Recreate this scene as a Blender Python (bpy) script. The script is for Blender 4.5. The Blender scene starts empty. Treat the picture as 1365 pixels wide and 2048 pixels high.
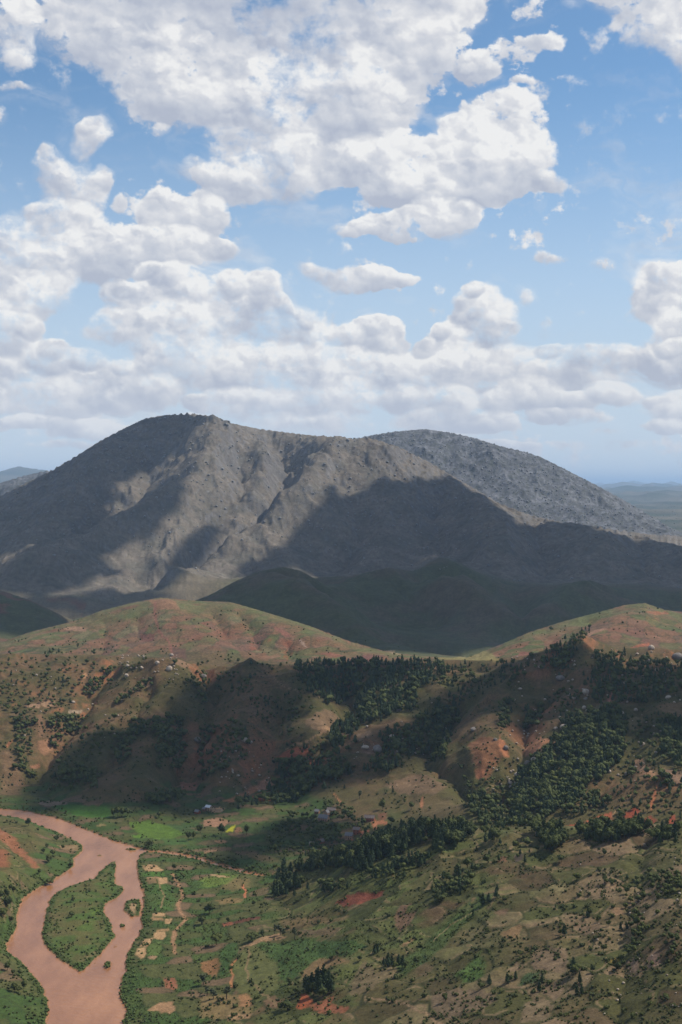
import bpy, bmesh, math, random
import numpy as np
from mathutils import Vector, Matrix

# ------------------------------------------------------------------ camera
W0, H0, FPX, HY = 1365.0, 2048.0, 2844.0, 970.0      # photo size, focal length and eye level in photo pixels
scene = bpy.context.scene
COL = scene.collection
cam_d = bpy.data.cameras.new('camera'); cam = bpy.data.objects.new('camera', cam_d); COL.objects.link(cam)
cam_d.sensor_fit = 'VERTICAL'; cam_d.sensor_height = 36.0; cam_d.sensor_width = 24.0
cam_d.lens = FPX / H0 * 36.0
cam_d.shift_y = -(H0 / 2 - HY) / H0
cam_d.clip_start = 1.0; cam_d.clip_end = 400000.0
cam.location = (0, 0, 0); cam.rotation_euler = (math.radians(90), 0, 0)
scene.camera = cam

# ------------------------------------------------------------------ light
SUN_EL, SUN_AZ = 50.0, 72.0                            # azimuth clockwise from +Y (view direction)
LS = Vector((math.sin(math.radians(SUN_AZ)) * math.cos(math.radians(SUN_EL)),
             math.cos(math.radians(SUN_AZ)) * math.cos(math.radians(SUN_EL)), math.sin(math.radians(SUN_EL))))
sd = bpy.data.lights.new('sun', 'SUN'); sun = bpy.data.objects.new('sun', sd); COL.objects.link(sun)
sd.energy = 4.8; sd.angle = math.radians(0.75); sd.color = (1.0, 0.93, 0.82)
sun.rotation_euler = (-LS).to_track_quat('-Z', 'Y').to_euler()
sun.location = LS * 100
scene.view_settings.view_transform = 'Standard'; scene.view_settings.look = 'None'
scene.view_settings.exposure = 0.0; scene.view_settings.gamma = 1.0
scene.cycles.use_denoising = True
scene.cycles.volume_bounces = 1
scene.cycles.max_bounces = 6; scene.cycles.diffuse_bounces = 2; scene.cycles.glossy_bounces = 2
scene.cycles.transparent_max_bounces = 6
scene.cycles.volume_max_steps = 64

world = bpy.data.worlds.new('World'); scene.world = world; world.use_nodes = True
wt = world.node_tree; bg = wt.nodes['Background']; bg.inputs['Strength'].default_value = .1
world.cycles.sampling_method = 'MANUAL'; world.cycles.sample_map_resolution = 512
WN, WL = wt.nodes, wt.links
def wnode(kind, op=None, *ins, **kw):
    n = WN.new(kind)
    if op: n.operation = op
    for k, v in kw.items(): setattr(n, k, v)
    for i, v in enumerate(ins):
        if v is None: continue
        if isinstance(v, bpy.types.NodeSocket): WL.new(v, n.inputs[i])
        else: n.inputs[i].default_value = v
    return n
def wm(op, *ins, **kw): return wnode('ShaderNodeMath', op, *ins, **kw).outputs[0]
def wv(op, *ins):
    n = wnode('ShaderNodeVectorMath', op, *ins); return n.outputs['Value'] if op in ('DOT_PRODUCT', 'LENGTH') else n.outputs[0]
def wramp(v, a, b, c=0.0, d=1.0, smooth=True):
    n = WN.new('ShaderNodeMapRange'); n.interpolation_type = 'SMOOTHSTEP' if smooth else 'LINEAR'; WL.new(v, n.inputs[0])
    for i, x in enumerate((a, b, c, d)): n.inputs[i + 1].default_value = x
    return n.outputs[0]
def wmix(f, a, b):
    n = WN.new('ShaderNodeMix'); n.data_type = 'RGBA'
    for s, v in ((n.inputs[0], f), (n.inputs[6], a), (n.inputs[7], b)):
        if isinstance(v, bpy.types.NodeSocket): WL.new(v, s)
        else: s.default_value = v
    return n.outputs[2]
def wnoise(vec, scale, detail, rough=.55, w=None):
    n = WN.new('ShaderNodeTexNoise'); n.noise_dimensions = '2D'; WL.new(vec, n.inputs['Vector'])
    n.inputs['Scale'].default_value = scale; n.inputs['Detail'].default_value = detail; n.inputs['Roughness'].default_value = rough
    return n
sk = WN.new('ShaderNodeTexSky'); sk.sky_type = 'NISHITA'; sk.sun_disc = False
sk.sun_elevation = math.radians(SUN_EL); sk.sun_rotation = math.radians(SUN_AZ); sk.altitude = 1500
sk.air_density = 1.0; sk.dust_density = .4; sk.ozone_density = 2.0
tcw = WN.new('ShaderNodeTexCoord'); sp_ = WN.new('ShaderNodeSeparateXYZ'); WL.new(tcw.outputs['Generated'], sp_.inputs[0])
wx, wy, wz = sp_.outputs
az = wm('MULTIPLY', wm('ARCTAN2', wx, wy), 2.844)
rad = wm('SQRT', wm('ADD', wm('MULTIPLY', wx, wx), wm('MULTIPLY', wy, wy)))
el = wm('MULTIPLY', wm('DIVIDE', wz, wm('MAXIMUM', rad, .03)), 2.844)
cmb = WN.new('ShaderNodeCombineXYZ'); WL.new(az, cmb.inputs[0]); WL.new(el, cmb.inputs[1]); cmb.inputs[2].default_value = 1.0
P0 = cmb.outputs[0]
# perspective: the cloud deck shrinks towards the horizon
shr = wm('ADD', wm('MULTIPLY', wm('MAXIMUM', el, 0.0), .8), .26)
PN = wv('MULTIPLY', P0, (1.5, 1.75, 1))
# warp the outlines
w1n = wnoise(PN, 4.0, 4, .5); w1v = wv('SUBTRACT', w1n.outputs['Color'], (.5, .5, .5))
amp_ = WN.new('ShaderNodeCombineXYZ'); a_ = wm('MULTIPLY', shr, .13); WL.new(a_, amp_.inputs[0]); WL.new(wm('MULTIPLY', a_, .8), amp_.inputs[1])
PW = wv('MULTIPLY_ADD', w1v, amp_.outputs[0], P0)
BLOBS = [  # photo column, row, half width, half height, lift (how strongly it reads)
 (250, 20, 190, 125), (420, 110, 230, 150), (620, 90, 270, 190), (800, 60, 130, 140), (560, 250, 150, 150), (350, 190, 130, 90, 0.8), (740, 200, 120, 100), (520, -90, 480, 150), (490, 350, 120, 60, 0.75), (600, 330, 80, 60),
 (1000, 245, 90, 65), (925, 275, 50, 55), (1045, 320, 90, 75), (950, 335, 160, 75), (760, 320, 95, 60), (1110, 362, 42, 25, 0.8), (820, 370, 110, 48), (690, 330, 50, 50),
 (885, 435, 75, 46), (800, 450, 95, 32), (700, 457, 55, 16, 0.55),
 (950, 138, 50, 38, 0.62), (1020, 103, 65, 38, 0.62), (1078, 80, 42, 30, 0.55), (1040, 165, 25, 14, .3),
 (725, 552, 70, 34, 0.8), (655, 542, 50, 20, .5), (800, 555, 50, 16, .5),
 (405, 337, 55, 24, 0.7), (320, 275, 22, 12, .3), (36, 180, 42, 12, .35), (-5, 238, 22, 22, 0.5),
 (15, 40, 50, 80, 0.6), (35, 105, 32, 45, 0.5),
 (1335, 30, 120, 85, 0.75), (1240, -10, 80, 45, 0.6), (1370, 110, 50, 60, 0.6),
 (187, 275, 38, 38, 0.75), (108, 325, 48, 38, 0.75), (150, 370, 65, 60, 0.8), (204, 347, 30, 24, 0.7), (235, 401, 18, 24, .5), (70, 432, 38, 32), (25, 490, 60, 65), (130, 455, 90, 60), (200, 505, 110, 65), (60, 565, 100, 75), (375, 430, 90, 62), (340, 505, 130, 48), (440, 505, 48, 28), (20, 610, 90, 60),
 (250, 600, 45, 45), (350, 590, 85, 55), (450, 610, 110, 65), (525, 590, 45, 45), (590, 660, 90, 55), (220, 655, 60, 40), (700, 705, 130, 60), (755, 680, 60, 45), (340, 660, 140, 60),
 (945, 605, 48, 42), (965, 650, 72, 55), (905, 690, 60, 48), (1050, 590, 30, 22, .35), (1085, 650, 18, 24, .3),
 (90, 770, 190, 65), (20, 670, 75, 52), (100, 715, 60, 36), (255, 765, 90, 50), (400, 725, 160, 65), (560, 745, 160, 65), (700, 760, 160, 65), (860, 750, 160, 62), (1010, 745, 150, 62), (1150, 735, 140, 48), (1215, 712, 80, 34), (1350, 715, 80, 55), (1330, 585, 80, 62), (1370, 650, 65, 62),
 (-20, 801, 49, 24, 0.88), (54, 785, 41, 24, 0.78), (109, 799, 85, 50, 0.84), (237, 804, 45, 27, 0.86), (308, 787, 70, 40, 0.88), (402, 811, 39, 20, 0.92), (467, 813, 72, 36, 0.94), (569, 811, 82, 36, 0.74), (676, 798, 83, 45, 0.79), (797, 796, 56, 30, 0.88), (890, 813, 70, 41, 1.0), (997, 811, 46, 28, 0.97), (1065, 791, 72, 42, 0.87), (1161, 811, 41, 25, 0.73), (1227, 790, 57, 27, 0.93), (1321, 803, 40, 17, 0.92), (1375, 814, 79, 41, 1.0), (-20, 852, 49, 10, 0.62), (66, 842, 79, 16, 0.85), (195, 860, 98, 24, 0.71), (378, 852, 80, 21, 0.77), (566, 848, 73, 21, 0.63), (685, 851, 99, 26, 0.55), (858, 838, 77, 21, 0.77), (964, 849, 80, 22, 0.67), (1129, 839, 86, 18, 0.79), (1331, 849, 59, 16, 0.66), (427, 893, 108, 8, 0.5), (515, 907, 62, 9, 0.5), (1004, 891, 78, 11, 0.5), (326, 887, 95, 10, 0.5), (139, 891, 87, 11, 0.5), (598, 910, 74, 8, 0.5), (888, 911, 96, 7, 0.5),
 (940, 580, 26, 20), (890, 660, 26, 20), (735, 655, 34, 22), (690, 672, 34, 24), (520, 575, 30, 24), (560, 610, 30, 24), (610, 632, 26, 20), (455, 570, 40, 26), (260, 580, 26, 22), (330, 560, 34, 24), (300, 545, 26, 20), (1320, 560, 34, 26), (1350, 690, 30, 20), (60, 655, 40, 30), (5, 640, 40, 30), (110, 700, 34, 20), (170, 722, 40, 24), (235, 735, 34, 20), (1100, 700, 34, 20), (850, 690, 34, 22), (180, 255, 24, 18, .8), (100, 300, 26, 20, .8),
 (1105, 515, 48, 16, .28), (1205, 538, 24, 14, .28),
]
acc = None
for (bx, by, rx_, ry_, *st_) in BLOBS:
    u = math.atan((bx - W0 / 2) / FPX); U_ = u * 2.844; V_ = (HY - by) / 1000 * math.cos(u)
    ix, iy = 925.0 / rx_, 925.0 / ry_
    cst = (-U_ * ix, -V_ * iy, 1.0)
    if acc is not None: cst = wv('MULTIPLY_ADD', acc, (1e-9, 1e-9, 1e-9), cst)   # evaluates the puffs one after another
    q = wv('MULTIPLY_ADD', PW, (ix, iy, 0), cst)
    w_ = wm('MULTIPLY_ADD', wv('DOT_PRODUCT', q, q), -1.9 * (st_[0] if st_ else 1), 3.8 * (st_[0] if st_ else 1), use_clamp=True)
    n = WN.new('ShaderNodeMix'); n.data_type = 'VECTOR'; WL.new(w_, n.inputs[0]); WL.new(q, n.inputs[5])
    if acc is not None: WL.new(acc, n.inputs[4])
    else: n.inputs[4].default_value = (0, 0, 0)
    acc = n.outputs[1]
sa = WN.new('ShaderNodeSeparateXYZ'); WL.new(acc, sa.inputs[0]); fsum = sa.outputs[2]
# fields of cloud outside the photographed part of the sky
n_out = wnoise(PN, .8, 6, .6).outputs['Fac']
outm = wm('MAXIMUM', wm('MAXIMUM', wramp(wm('ABSOLUTE', az), .72, .95), wramp(el, 1.0, 1.35)), 0.0)
f_out = wm('MULTIPLY', outm, wramp(n_out, .50, .62, 0, 1.1))
band = wm('MULTIPLY', wramp(el, .02, .08), wramp(el, .26, .20))
n_band = wnoise(wv('MULTIPLY', P0, (2.6, 9.0, 1)), 2.2, 7, .6).outputs['Fac']
f_band = wm('MULTIPLY', band, wramp(n_band, .42, .66, 0, .45))
f0 = wm('ADD', wm('MULTIPLY', fsum, wm('SUBTRACT', 1.0, outm)), wm('ADD', f_out, f_band))
# fine edge noise and cauliflower bumps
def bumps(vec, scale):
    n = WN.new('ShaderNodeTexVoronoi'); n.voronoi_dimensions = '2D'; n.feature = 'SMOOTH_F1'; n.inputs['Smoothness'].default_value = .35
    n.inputs['Scale'].default_value = scale; WL.new(vec, n.inputs['Vector']); return n.outputs['Distance']
w2n = wnoise(PN, 16.0, 5, .6); w2v = wv('SUBTRACT', w2n.outputs['Color'], (.5, .5, .5))
wf = wv('MULTIPLY_ADD', w2v, (.075, .075, 0), PN)
OFS = (.018, .030, 0)
b0 = bumps(wf, 8.0); b1 = bumps(wv('ADD', wf, OFS), 8.0); c0 = bumps(wf, 21.0); c1 = bumps(wv('ADD', wf, (.008, .013, 0)), 21.0)
a0 = wnoise(PN, 7.5, 9, .62).outputs['Fac']
b2 = wnoise(wv('ADD', PN, (.035, .065, 0)), 5.0, 7, .58).outputs['Fac']; b3 = wnoise(PN, 5.0, 7, .58).outputs['Fac']
soft = wnoise(PN, 1.5, 3, .5).outputs['Fac']
a1 = wnoise(PN, 24.0, 5, .55).outputs['Fac']
edge_n = wm('ADD', wm('MULTIPLY_ADD', wm('SUBTRACT', a0, .5), 2.9, wm('MULTIPLY', wm('SUBTRACT', a1, .5), 1.25)), wm('MULTIPLY', wm('SUBTRACT', .42, b0), .35))
d0 = wm('MULTIPLY_ADD', f0, 1.25, edge_n)
hi = wramp(soft, .38, .62, .25, 1.15, False)
dmr = WN.new('ShaderNodeMapRange'); dmr.interpolation_type = 'SMOOTHSTEP'; WL.new(d0, dmr.inputs[0]); dmr.inputs[1].default_value = .24; WL.new(wm('ADD', hi, .45), dmr.inputs[2])
wsp = wnoise(wv('MULTIPLY_ADD', w1v, (.5, .3, 0), wv('MULTIPLY', P0, (1.6, 3.2, 1))), 2.4, 8, .6).outputs['Fac']
veil = wm('ADD', wramp(wsp, .50, .78, 0, .45), wm('MULTIPLY', wramp(f0, .0, .8, .0, .6), wramp(wsp, .40, .62)))
cover = wm('MULTIPLY', wm('MAXIMUM', dmr.outputs[0], veil), wramp(el, .0, .06))
# shade: tops and right sides bright, bases grey
fm_ = wm('MAXIMUM', fsum, .3)
ny_ = wm('DIVIDE', sa.outputs[1], fm_); nx_ = wm('DIVIDE', sa.outputs[0], fm_)
nrm = wm('ADD', wm('MULTIPLY', nx_, .20), wm('MULTIPLY', ny_, .58))
puf = wm('MULTIPLY', wm('ADD', wm('MULTIPLY', wm('SUBTRACT', b1, b0), .75), wm('MULTIPLY', wm('SUBTRACT', c1, c0), .60)), wramp(ny_, -.7, .4, .3, 1.0))
bil = wm('ADD', puf, wm('MULTIPLY', wm('SUBTRACT', b3, b2), 1.0))
thin = wramp(d0, .2, 1.8, .10, -.06)
shd = wm('ADD', wm('ADD', wm('ADD', nrm, bil), .60), thin)
rampc = WN.new('ShaderNodeValToRGB'); WL.new(shd, rampc.inputs[0]); e = rampc.color_ramp.elements
e[0].position = .08; e[0].color = (.46, .50, .60, 1); e[1].position = 1.0; e[1].color = (.90, .895, .885, 1)
x_ = e.new(.38); x_.color = (.58, .61, .68, 1); x_ = e.new(.68); x_.color = (.72, .73, .765, 1)
cloudc = wv('SCALE', rampc.outputs[0]); cloudc.node.inputs['Scale'].default_value = 10.0
tint = wv('MULTIPLY', sk.outputs[0], (1.0, 1.18, 1.22))
low = wmix(wramp(el, .0, .9), (4.9, 5.6, 6.9, 1), tint)
skyc = wmix(wramp(el, .85, .0, .0, .9), tint, (5.9, 6.8, 8.1, 1))
cl2 = wmix(wramp(el, .30, .0, 0, .6), cloudc, (6.3, 6.8, 7.7, 1))
WL.new(wmix(wm('MULTIPLY', cover, .96), skyc, cl2), bg.inputs[0])

# ------------------------------------------------------------------ helpers
def hsh(ix, iy, seed):
    h = (ix.astype(np.int64) * 374761393 + iy.astype(np.int64) * 668265263 + seed * 974634777) & 0xFFFFFFFF
    h = ((h ^ (h >> 13)) * 1274126177) & 0xFFFFFFFF
    return ((h ^ (h >> 16)) & 0xFFFFFF) / float(0x1000000)
def perlin(x, y, seed=0):
    ix = np.floor(x); iy = np.floor(y); fx = x - ix; fy = y - iy
    ux = fx * fx * fx * (fx * (fx * 6 - 15) + 10); uy = fy * fy * fy * (fy * (fy * 6 - 15) + 10)
    def g(a, b):
        t = hsh(ix + a, iy + b, seed) * 6.2831853
        return np.cos(t) * (fx - a) + np.sin(t) * (fy - b)
    n0 = g(0, 0) * (1 - ux) + g(1, 0) * ux; n1 = g(0, 1) * (1 - ux) + g(1, 1) * ux
    return (n0 * (1 - uy) + n1 * uy) * 1.5
def fbm(x, y, octv=5, seed=0, gain=0.5, lac=2.03):
    s = 0; a = 1; t = 0
    for k in range(octv):
        s = s + a * perlin(x, y, seed + k * 17); t += a; a *= gain; x = x * lac + 13.7; y = y * lac - 7.1
    return s / t
def ridged(x, y, octv=5, seed=0, gain=0.5):
    s = 0; a = 1; t = 0; w = 1
    for k in range(octv):
        n = (1 - np.abs(perlin(x, y, seed + k * 31)) * 2) ; n = np.clip(n, -1, 1); n = n * np.abs(n)
        s = s + a * n * w; t += a; w = np.clip(n * 0.6 + 0.6, 0, 1); a *= gain; x = x * 2.07 + 3.1; y = y * 2.07 + 9.2
    return s / t
def voronoi(x, y, seed=0):                              # returns f1, f2, cell random
    ix = np.floor(x); iy = np.floor(y)
    f1 = np.full(x.shape, 9.0); f2 = np.full(x.shape, 9.0); cid = np.zeros(x.shape)
    for a in (-1, 0, 1):
        for b in (-1, 0, 1):
            jx = ix + a; jy = iy + b
            px = jx + 0.1 + 0.8 * hsh(jx, jy, seed); py = jy + 0.1 + 0.8 * hsh(jx, jy, seed + 5)
            d = np.hypot(x - px, y - py); r = hsh(jx, jy, seed + 9)
            m = d < f1
            f2 = np.where(m, f1, np.minimum(f2, d)); cid = np.where(m, r, cid); f1 = np.where(m, d, f1)
    return f1, f2, cid
def sstep(a, b, x):
    t = np.clip((x - a) / (b - a), 0, 1); return t * t * (3 - 2 * t)
def inside(poly, X, Y):
    poly = np.asarray(poly, float); r = np.zeros(X.shape, bool); n = len(poly); j = n - 1
    for i in range(n):
        xi, yi = poly[i]; xj, yj = poly[j]
        if yi != yj:
            c = ((yi > Y) != (yj > Y)) & (X < (xj - xi) * (Y - yi) / (yj - yi) + xi)
            r ^= c
        j = i
    return r
def dist_poly(poly, X, Y, closed=True):
    poly = np.asarray(poly, float); d = np.full(X.shape, 1e9); n = len(poly)
    for i in range(n if closed else n - 1):
        ax, ay = poly[i]; bx, by = poly[(i + 1) % n]
        dx, dy = bx - ax, by - ay; L = dx * dx + dy * dy + 1e-9
        t = np.clip(((X - ax) * dx + (Y - ay) * dy) / L, 0, 1)
        d = np.minimum(d, np.hypot(X - ax - t * dx, Y - ay - t * dy))
    return d

# ------------------------------------------------------------------ terrain: ridge and valley lines, near to far
def zs(D, z): return z / D
def ps(py): return -(py - HY) / FPX
def LP(*pts): return [(p, d, ps(y)) for p, d, y in pts]         # seen line: column, distance, row
def LZ(*pts): return [(p, d, zs(d, z)) for p, d, z in pts]      # line given by height
LINES = [
 LZ((0, 3, -2.5)), LZ((0, 60, -45)), LZ((0, 500, -262)),
 LZ((-300, 880, -385), (0, 900, -395), (100, 915, -401), (260, 930, -401), (500, 900, -374), (700, 830, -352), (1000, 760, -330), (1365, 690, -308), (1700, 640, -300)),
 LP((-300, 990, 2080), (0, 1040, 2048), (100, 1055, 2048), (260, 1055, 2048), (400, 1035, 2048), (500, 1015, 2048), (700, 955, 2048), (1000, 872, 2048), (1365, 802, 2048), (1700, 750, 2040)),
 LP((-300, 1210, 1850), (0, 1262, 1850), (60, 1293, 1850), (300, 1293, 1850), (420, 1285, 1850), (560, 1245, 1850), (700, 1170, 1850), (1000, 1052, 1850), (1365, 955, 1850), (1700, 880, 1850)),
 LP((-300, 1600, 1610), (0, 1640, 1640), (60, 1605, 1656), (120, 1590, 1684), (160, 1585, 1688), (300, 1572, 1694), (420, 1530, 1714), (500, 1475, 1736), (560, 1437, 1746), (620, 1405, 1736), (700, 1350, 1706), (790, 1330, 1682), (880, 1322, 1652), (905, 1318, 1662), (960, 1300, 1670), (1000, 1290, 1664), (1100, 1255, 1662), (1200, 1225, 1656), (1365, 1180, 1650), (1700, 1100, 1630)),
 LP((-300, 1710, 1615), (0, 1735, 1627), (60, 1730, 1632), (120, 1715, 1640), (200, 1690, 1655), (300, 1655, 1662), (420, 1610, 1690), (500, 1560, 1700), (560, 1540, 1700), (620, 1540, 1697), (700, 1550, 1690), (790, 1545, 1684), (880, 1545, 1668)) + LZ((960, 1520, -368), (1100, 1450, -362), (1365, 1340, -340), (1700, 1260, -330)),
 LP((-300, 1800, 1595), (0, 1815, 1592), (120, 1800, 1600), (300, 1785, 1610), (420, 1790, 1600), (560, 1800, 1590), (700, 1790, 1590), (820, 1760, 1592), (900, 1700, 1595), (1000, 1620, 1600), (1200, 1530, 1605), (1365, 1480, 1610), (1700, 1400, 1610)),
 LP((-300, 1960, 1500), (0, 1950, 1500), (200, 1930, 1505), (420, 1940, 1510), (560, 1950, 1515), (700, 1930, 1515), (820, 1850, 1535), (900, 1810, 1530), (1000, 1740, 1530), (1200, 1650, 1530), (1365, 1600, 1530), (1700, 1520, 1520)),
 LP((-300, 2130, 1395), (0, 2110, 1400), (200, 2110, 1405), (420, 2130, 1410), (560, 2140, 1420), (700, 2130, 1425), (820, 2080, 1420), (900, 2040, 1420), (1000, 1980, 1410), (1200, 1860, 1415), (1365, 1800, 1420), (1700, 1700, 1400)),
 LP((-300, 2330, 1306), (0, 2330, 1307), (200, 2320, 1310), (350, 2310, 1320), (450, 2320, 1334), (600, 2330, 1334), (700, 2330, 1328), (800, 2340, 1322), (900, 2330, 1326), (960, 2310, 1328), (1010, 2290, 1320), (1080, 2230, 1308), (1130, 2190, 1288), (1165, 2170, 1267), (1195, 2150, 1284), (1240, 2130, 1302), (1300, 2110, 1296), (1365, 2080, 1300), (1700, 2000, 1290)),
 LP((-300, 2520, 1320), (0, 2520, 1318), (200, 2520, 1320), (350, 2520, 1328), (450, 2520, 1338), (600, 2520, 1338), (700, 2500, 1333), (800, 2480, 1321), (900, 2470, 1319), (960, 2450, 1320), (1010, 2430, 1316), (1080, 2400, 1312), (1165, 2380, 1310), (1240, 2350, 1308), (1365, 2330, 1312), (1700, 2300, 1310)),
 LP((-300, 2900, 1310), (-100, 2900, 1303), (0, 2900, 1286), (60, 2960, 1264), (150, 3030, 1242), (200, 3060, 1222), (260, 3120, 1207), (320, 3150, 1195), (352, 3150, 1198), (400, 3130, 1202), (460, 3100, 1204), (500, 3050, 1215), (560, 2980, 1233), (620, 2920, 1252), (700, 2830, 1283), (780, 2700, 1305), (850, 2620, 1313), (930, 2560, 1317), (952, 2580, 1309), (1000, 2660, 1290), (1060, 2750, 1264), (1130, 2830, 1242), (1200, 2890, 1224), (1250, 2930, 1210), (1290, 2950, 1206), (1330, 2950, 1220), (1365, 2950, 1224), (1500, 2950, 1200), (1700, 2950, 1190)),
 LZ((-300, 3350, -388), (0, 3350, -385), (330, 3500, -385), (700, 3300, -385), (850, 3050, -372), (950, 3020, -372), (1290, 3350, -385), (1700, 3400, -385)),
 LP((-300, 3850, 1130), (-60, 3900, 1165), (0, 3900, 1180), (60, 3850, 1200), (150, 3800, 1243), (230, 3800, 1270), (330, 3800, 1235), (380, 3850, 1205), (420, 3900, 1190), (470, 3950, 1163), (520, 4000, 1142), (565, 4000, 1134), (610, 3980, 1146), (660, 3930, 1176), (700, 3880, 1205), (740, 3800, 1243), (790, 3700, 1270), (850, 3600, 1292), (950, 3500, 1306), (1050, 3500, 1300), (1150, 3550, 1288), (1250, 3600, 1278), (1365, 3700, 1260), (1700, 3800, 1230)),
 LP((-300, 4200, 1245), (0, 4200, 1245), (60, 4200, 1245), (150, 4200, 1248), (260, 4250, 1240), (380, 4300, 1226), (565, 4350, 1210), (660, 4250, 1205), (740, 4150, 1250), (850, 4050, 1262), (950, 3950, 1275), (1040, 3950, 1272), (1150, 4000, 1262), (1365, 4100, 1244), (1700, 4100, 1244)),
 LP((-300, 4330, 1222), (0, 4330, 1225), (100, 4330, 1228), (300, 4380, 1222), (400, 4500, 1198), (565, 4600, 1180), (640, 4600, 1162), (700, 4600, 1152), (780, 4600, 1135), (825, 4600, 1143), (880, 4650, 1127), (940, 4600, 1140), (990, 4500, 1168), (1040, 4400, 1196), (1080, 4400, 1180), (1130, 4400, 1167), (1180, 4400, 1160), (1230, 4400, 1178), (1290, 4400, 1190), (1365, 4400, 1198), (1700, 4400, 1170)),
 LP((-300, 4520, 1205), (0, 4520, 1208), (100, 4520, 1212), (200, 4540, 1210), (330, 4620, 1203), (400, 4850, 1192), (565, 5000, 1172), (700, 5000, 1162), (880, 5000, 1155), (1040, 4900, 1168), (1180, 4850, 1172), (1365, 4800, 1172), (1700, 4800, 1160)),
 LP((-300, 5350, 1110), (0, 5300, 1105), (100, 5350, 1080), (200, 5500, 1050), (400, 5650, 1020), (565, 5700, 1010), (700, 5750, 1010), (850, 5700, 1030), (1000, 5500, 1070), (1180, 5300, 1105), (1365, 5200, 1110), (1700, 5200, 1120)),
 LP((-300, 5800, 1060), (-100, 5950, 1030), (0, 6000, 992), (60, 6100, 962), (100, 6200, 943), (150, 6350, 914), (200, 6500, 882), (250, 6650, 856), (290, 6750, 837), (330, 6850, 830), (380, 6900, 827), (430, 6900, 833), (470, 6850, 848), (520, 6800, 858), (600, 6750, 868), (700, 6700, 878), (740, 6650, 876), (800, 6550, 895), (860, 6450, 925), (930, 6350, 966), (1000, 6200, 1007), (1060, 6100, 1030), (1130, 5950, 1046), (1200, 5850, 1056), (1300, 5750, 1069), (1365, 5700, 1079), (1700, 5600, 1110)),
 LZ((-300, 7200, -250), (0, 7400, -150), (330, 7900, 120), (700, 7900, 120), (900, 7700, -80), (1100, 7300, -230), (1365, 7000, -280), (1700, 7000, -280)),
 LP((-500, 9500, 935), (-200, 9600, 925), (-60, 9700, 960), (0, 9700, 966), (50, 9700, 951), (95, 9700, 941), (150, 9700, 962), (260, 9500, 990), (500, 9200, 930), (640, 9000, 893), (700, 9000, 880), (740, 9000, 871), (790, 9000, 863), (850, 9000, 858), (900, 9000, 865), (950, 8950, 876), (1000, 8900, 892), (1040, 8850, 901), (1080, 8800, 913), (1130, 8700, 938), (1200, 8550, 974), (1250, 8450, 1001), (1300, 8300, 1031), (1350, 8100, 1060), (1400, 7900, 1088), (1700, 7600, 1125)),
 LZ((-300, 11500, -310), (700, 11500, -310), (1365, 10500, -320), (1700, 10000, -320)),
 LZ((0, 15000, -300)), LZ((0, 20000, -295)), LZ((0, 28000, -290)), LZ((0, 42000, -260)), LZ((0, 65000, -250)), LZ((0, 130000, -400)),
]
NROW = [2, 4, 4, 8, 82, 92, 14, 30, 42, 50, 54, 8, 62, 8, 48, 14, 40, 8, 74, 100, 8, 70, 8, 22, 20, 18, 14, 8, 6]
assert len(NROW) >= len(LINES) - 1
L_G, L_I, L_K, L_BACK, L_FAR = 12, 14, 18, 21, 23       # line numbers where one ground object ends and the next begins
cols = np.arange(-44, 1412, 2.0)
out = []; s_, p_ = 6.0, 1410.0
while p_ < 12000: p_ += s_; s_ *= 1.18; out.append(p_)
out = np.array(out)
pxs = np.concatenate([(W0 - out)[::-1], cols, out])
NC = len(pxs)
Dl = []; Sl = []
for L in LINES:
    a = np.array(sorted(L)); D = np.interp(pxs, a[:, 0], a[:, 1]); S = np.interp(pxs, a[:, 0], a[:, 2])
    fine = (pxs > -44) & (pxs < 1412); k = np.array([1, 2, 3, 4, 3, 2, 1.0]); k /= k.sum()
    for v in (D, S):
        c = np.convolve(np.pad(v, 3, 'edge'), k, 'valid'); v[fine] = c[fine]
    Dl.append(D); Sl.append(S)
Dl = np.array(Dl); Zl = Dl * np.array(Sl)
for i in range(1, len(Dl)): Dl[i] = np.maximum(Dl[i], Dl[i - 1] + 10)
NL = len(Dl)
# monotone cubic tangents along each column
h = np.diff(Dl, axis=0); dl = np.diff(Zl, axis=0) / h
m = np.zeros_like(Zl)
w1 = 2 * h[1:] + h[:-1]; w2 = h[1:] + 2 * h[:-1]
same = dl[:-1] * dl[1:] > 0
with np.errstate(all='ignore'):
    m[1:-1] = np.where(same, (w1 + w2) / (w1 / dl[:-1] + w2 / dl[1:]), 0)
m[0] = dl[0]; m[-1] = dl[-1]
rows_D = []; rows_Z = []; row_line = []; row_t = []
for i in range(NL - 1):
    n = NROW[i]
    for j in range(n):
        t = j / n
        rows_D.append(Dl[i] + t * h[i])
        t2, t3 = t * t, t * t * t
        rows_Z.append((2 * t3 - 3 * t2 + 1) * Zl[i] + (t3 - 2 * t2 + t) * h[i] * m[i] + (-2 * t3 + 3 * t2) * Zl[i + 1] + (t3 - t2) * h[i] * m[i + 1])
        row_line.append(i); row_t.append(t)
rows_D.append(Dl[-1]); rows_Z.append(Zl[-1]); row_line.append(NL - 1); row_t.append(0)
GY = np.array(rows_D); GZ = np.array(rows_Z); row_line = np.array(row_line); row_t = np.array(row_t)
GX = GY * (pxs[None, :] - W0 / 2) / FPX
NR = len(GY)
first_row = [int(np.argmax(row_line == i)) for i in range(NL)]
lt = (row_line + row_t)[:, None] * np.ones((1, NC))      # line number + fraction for every vertex

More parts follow.
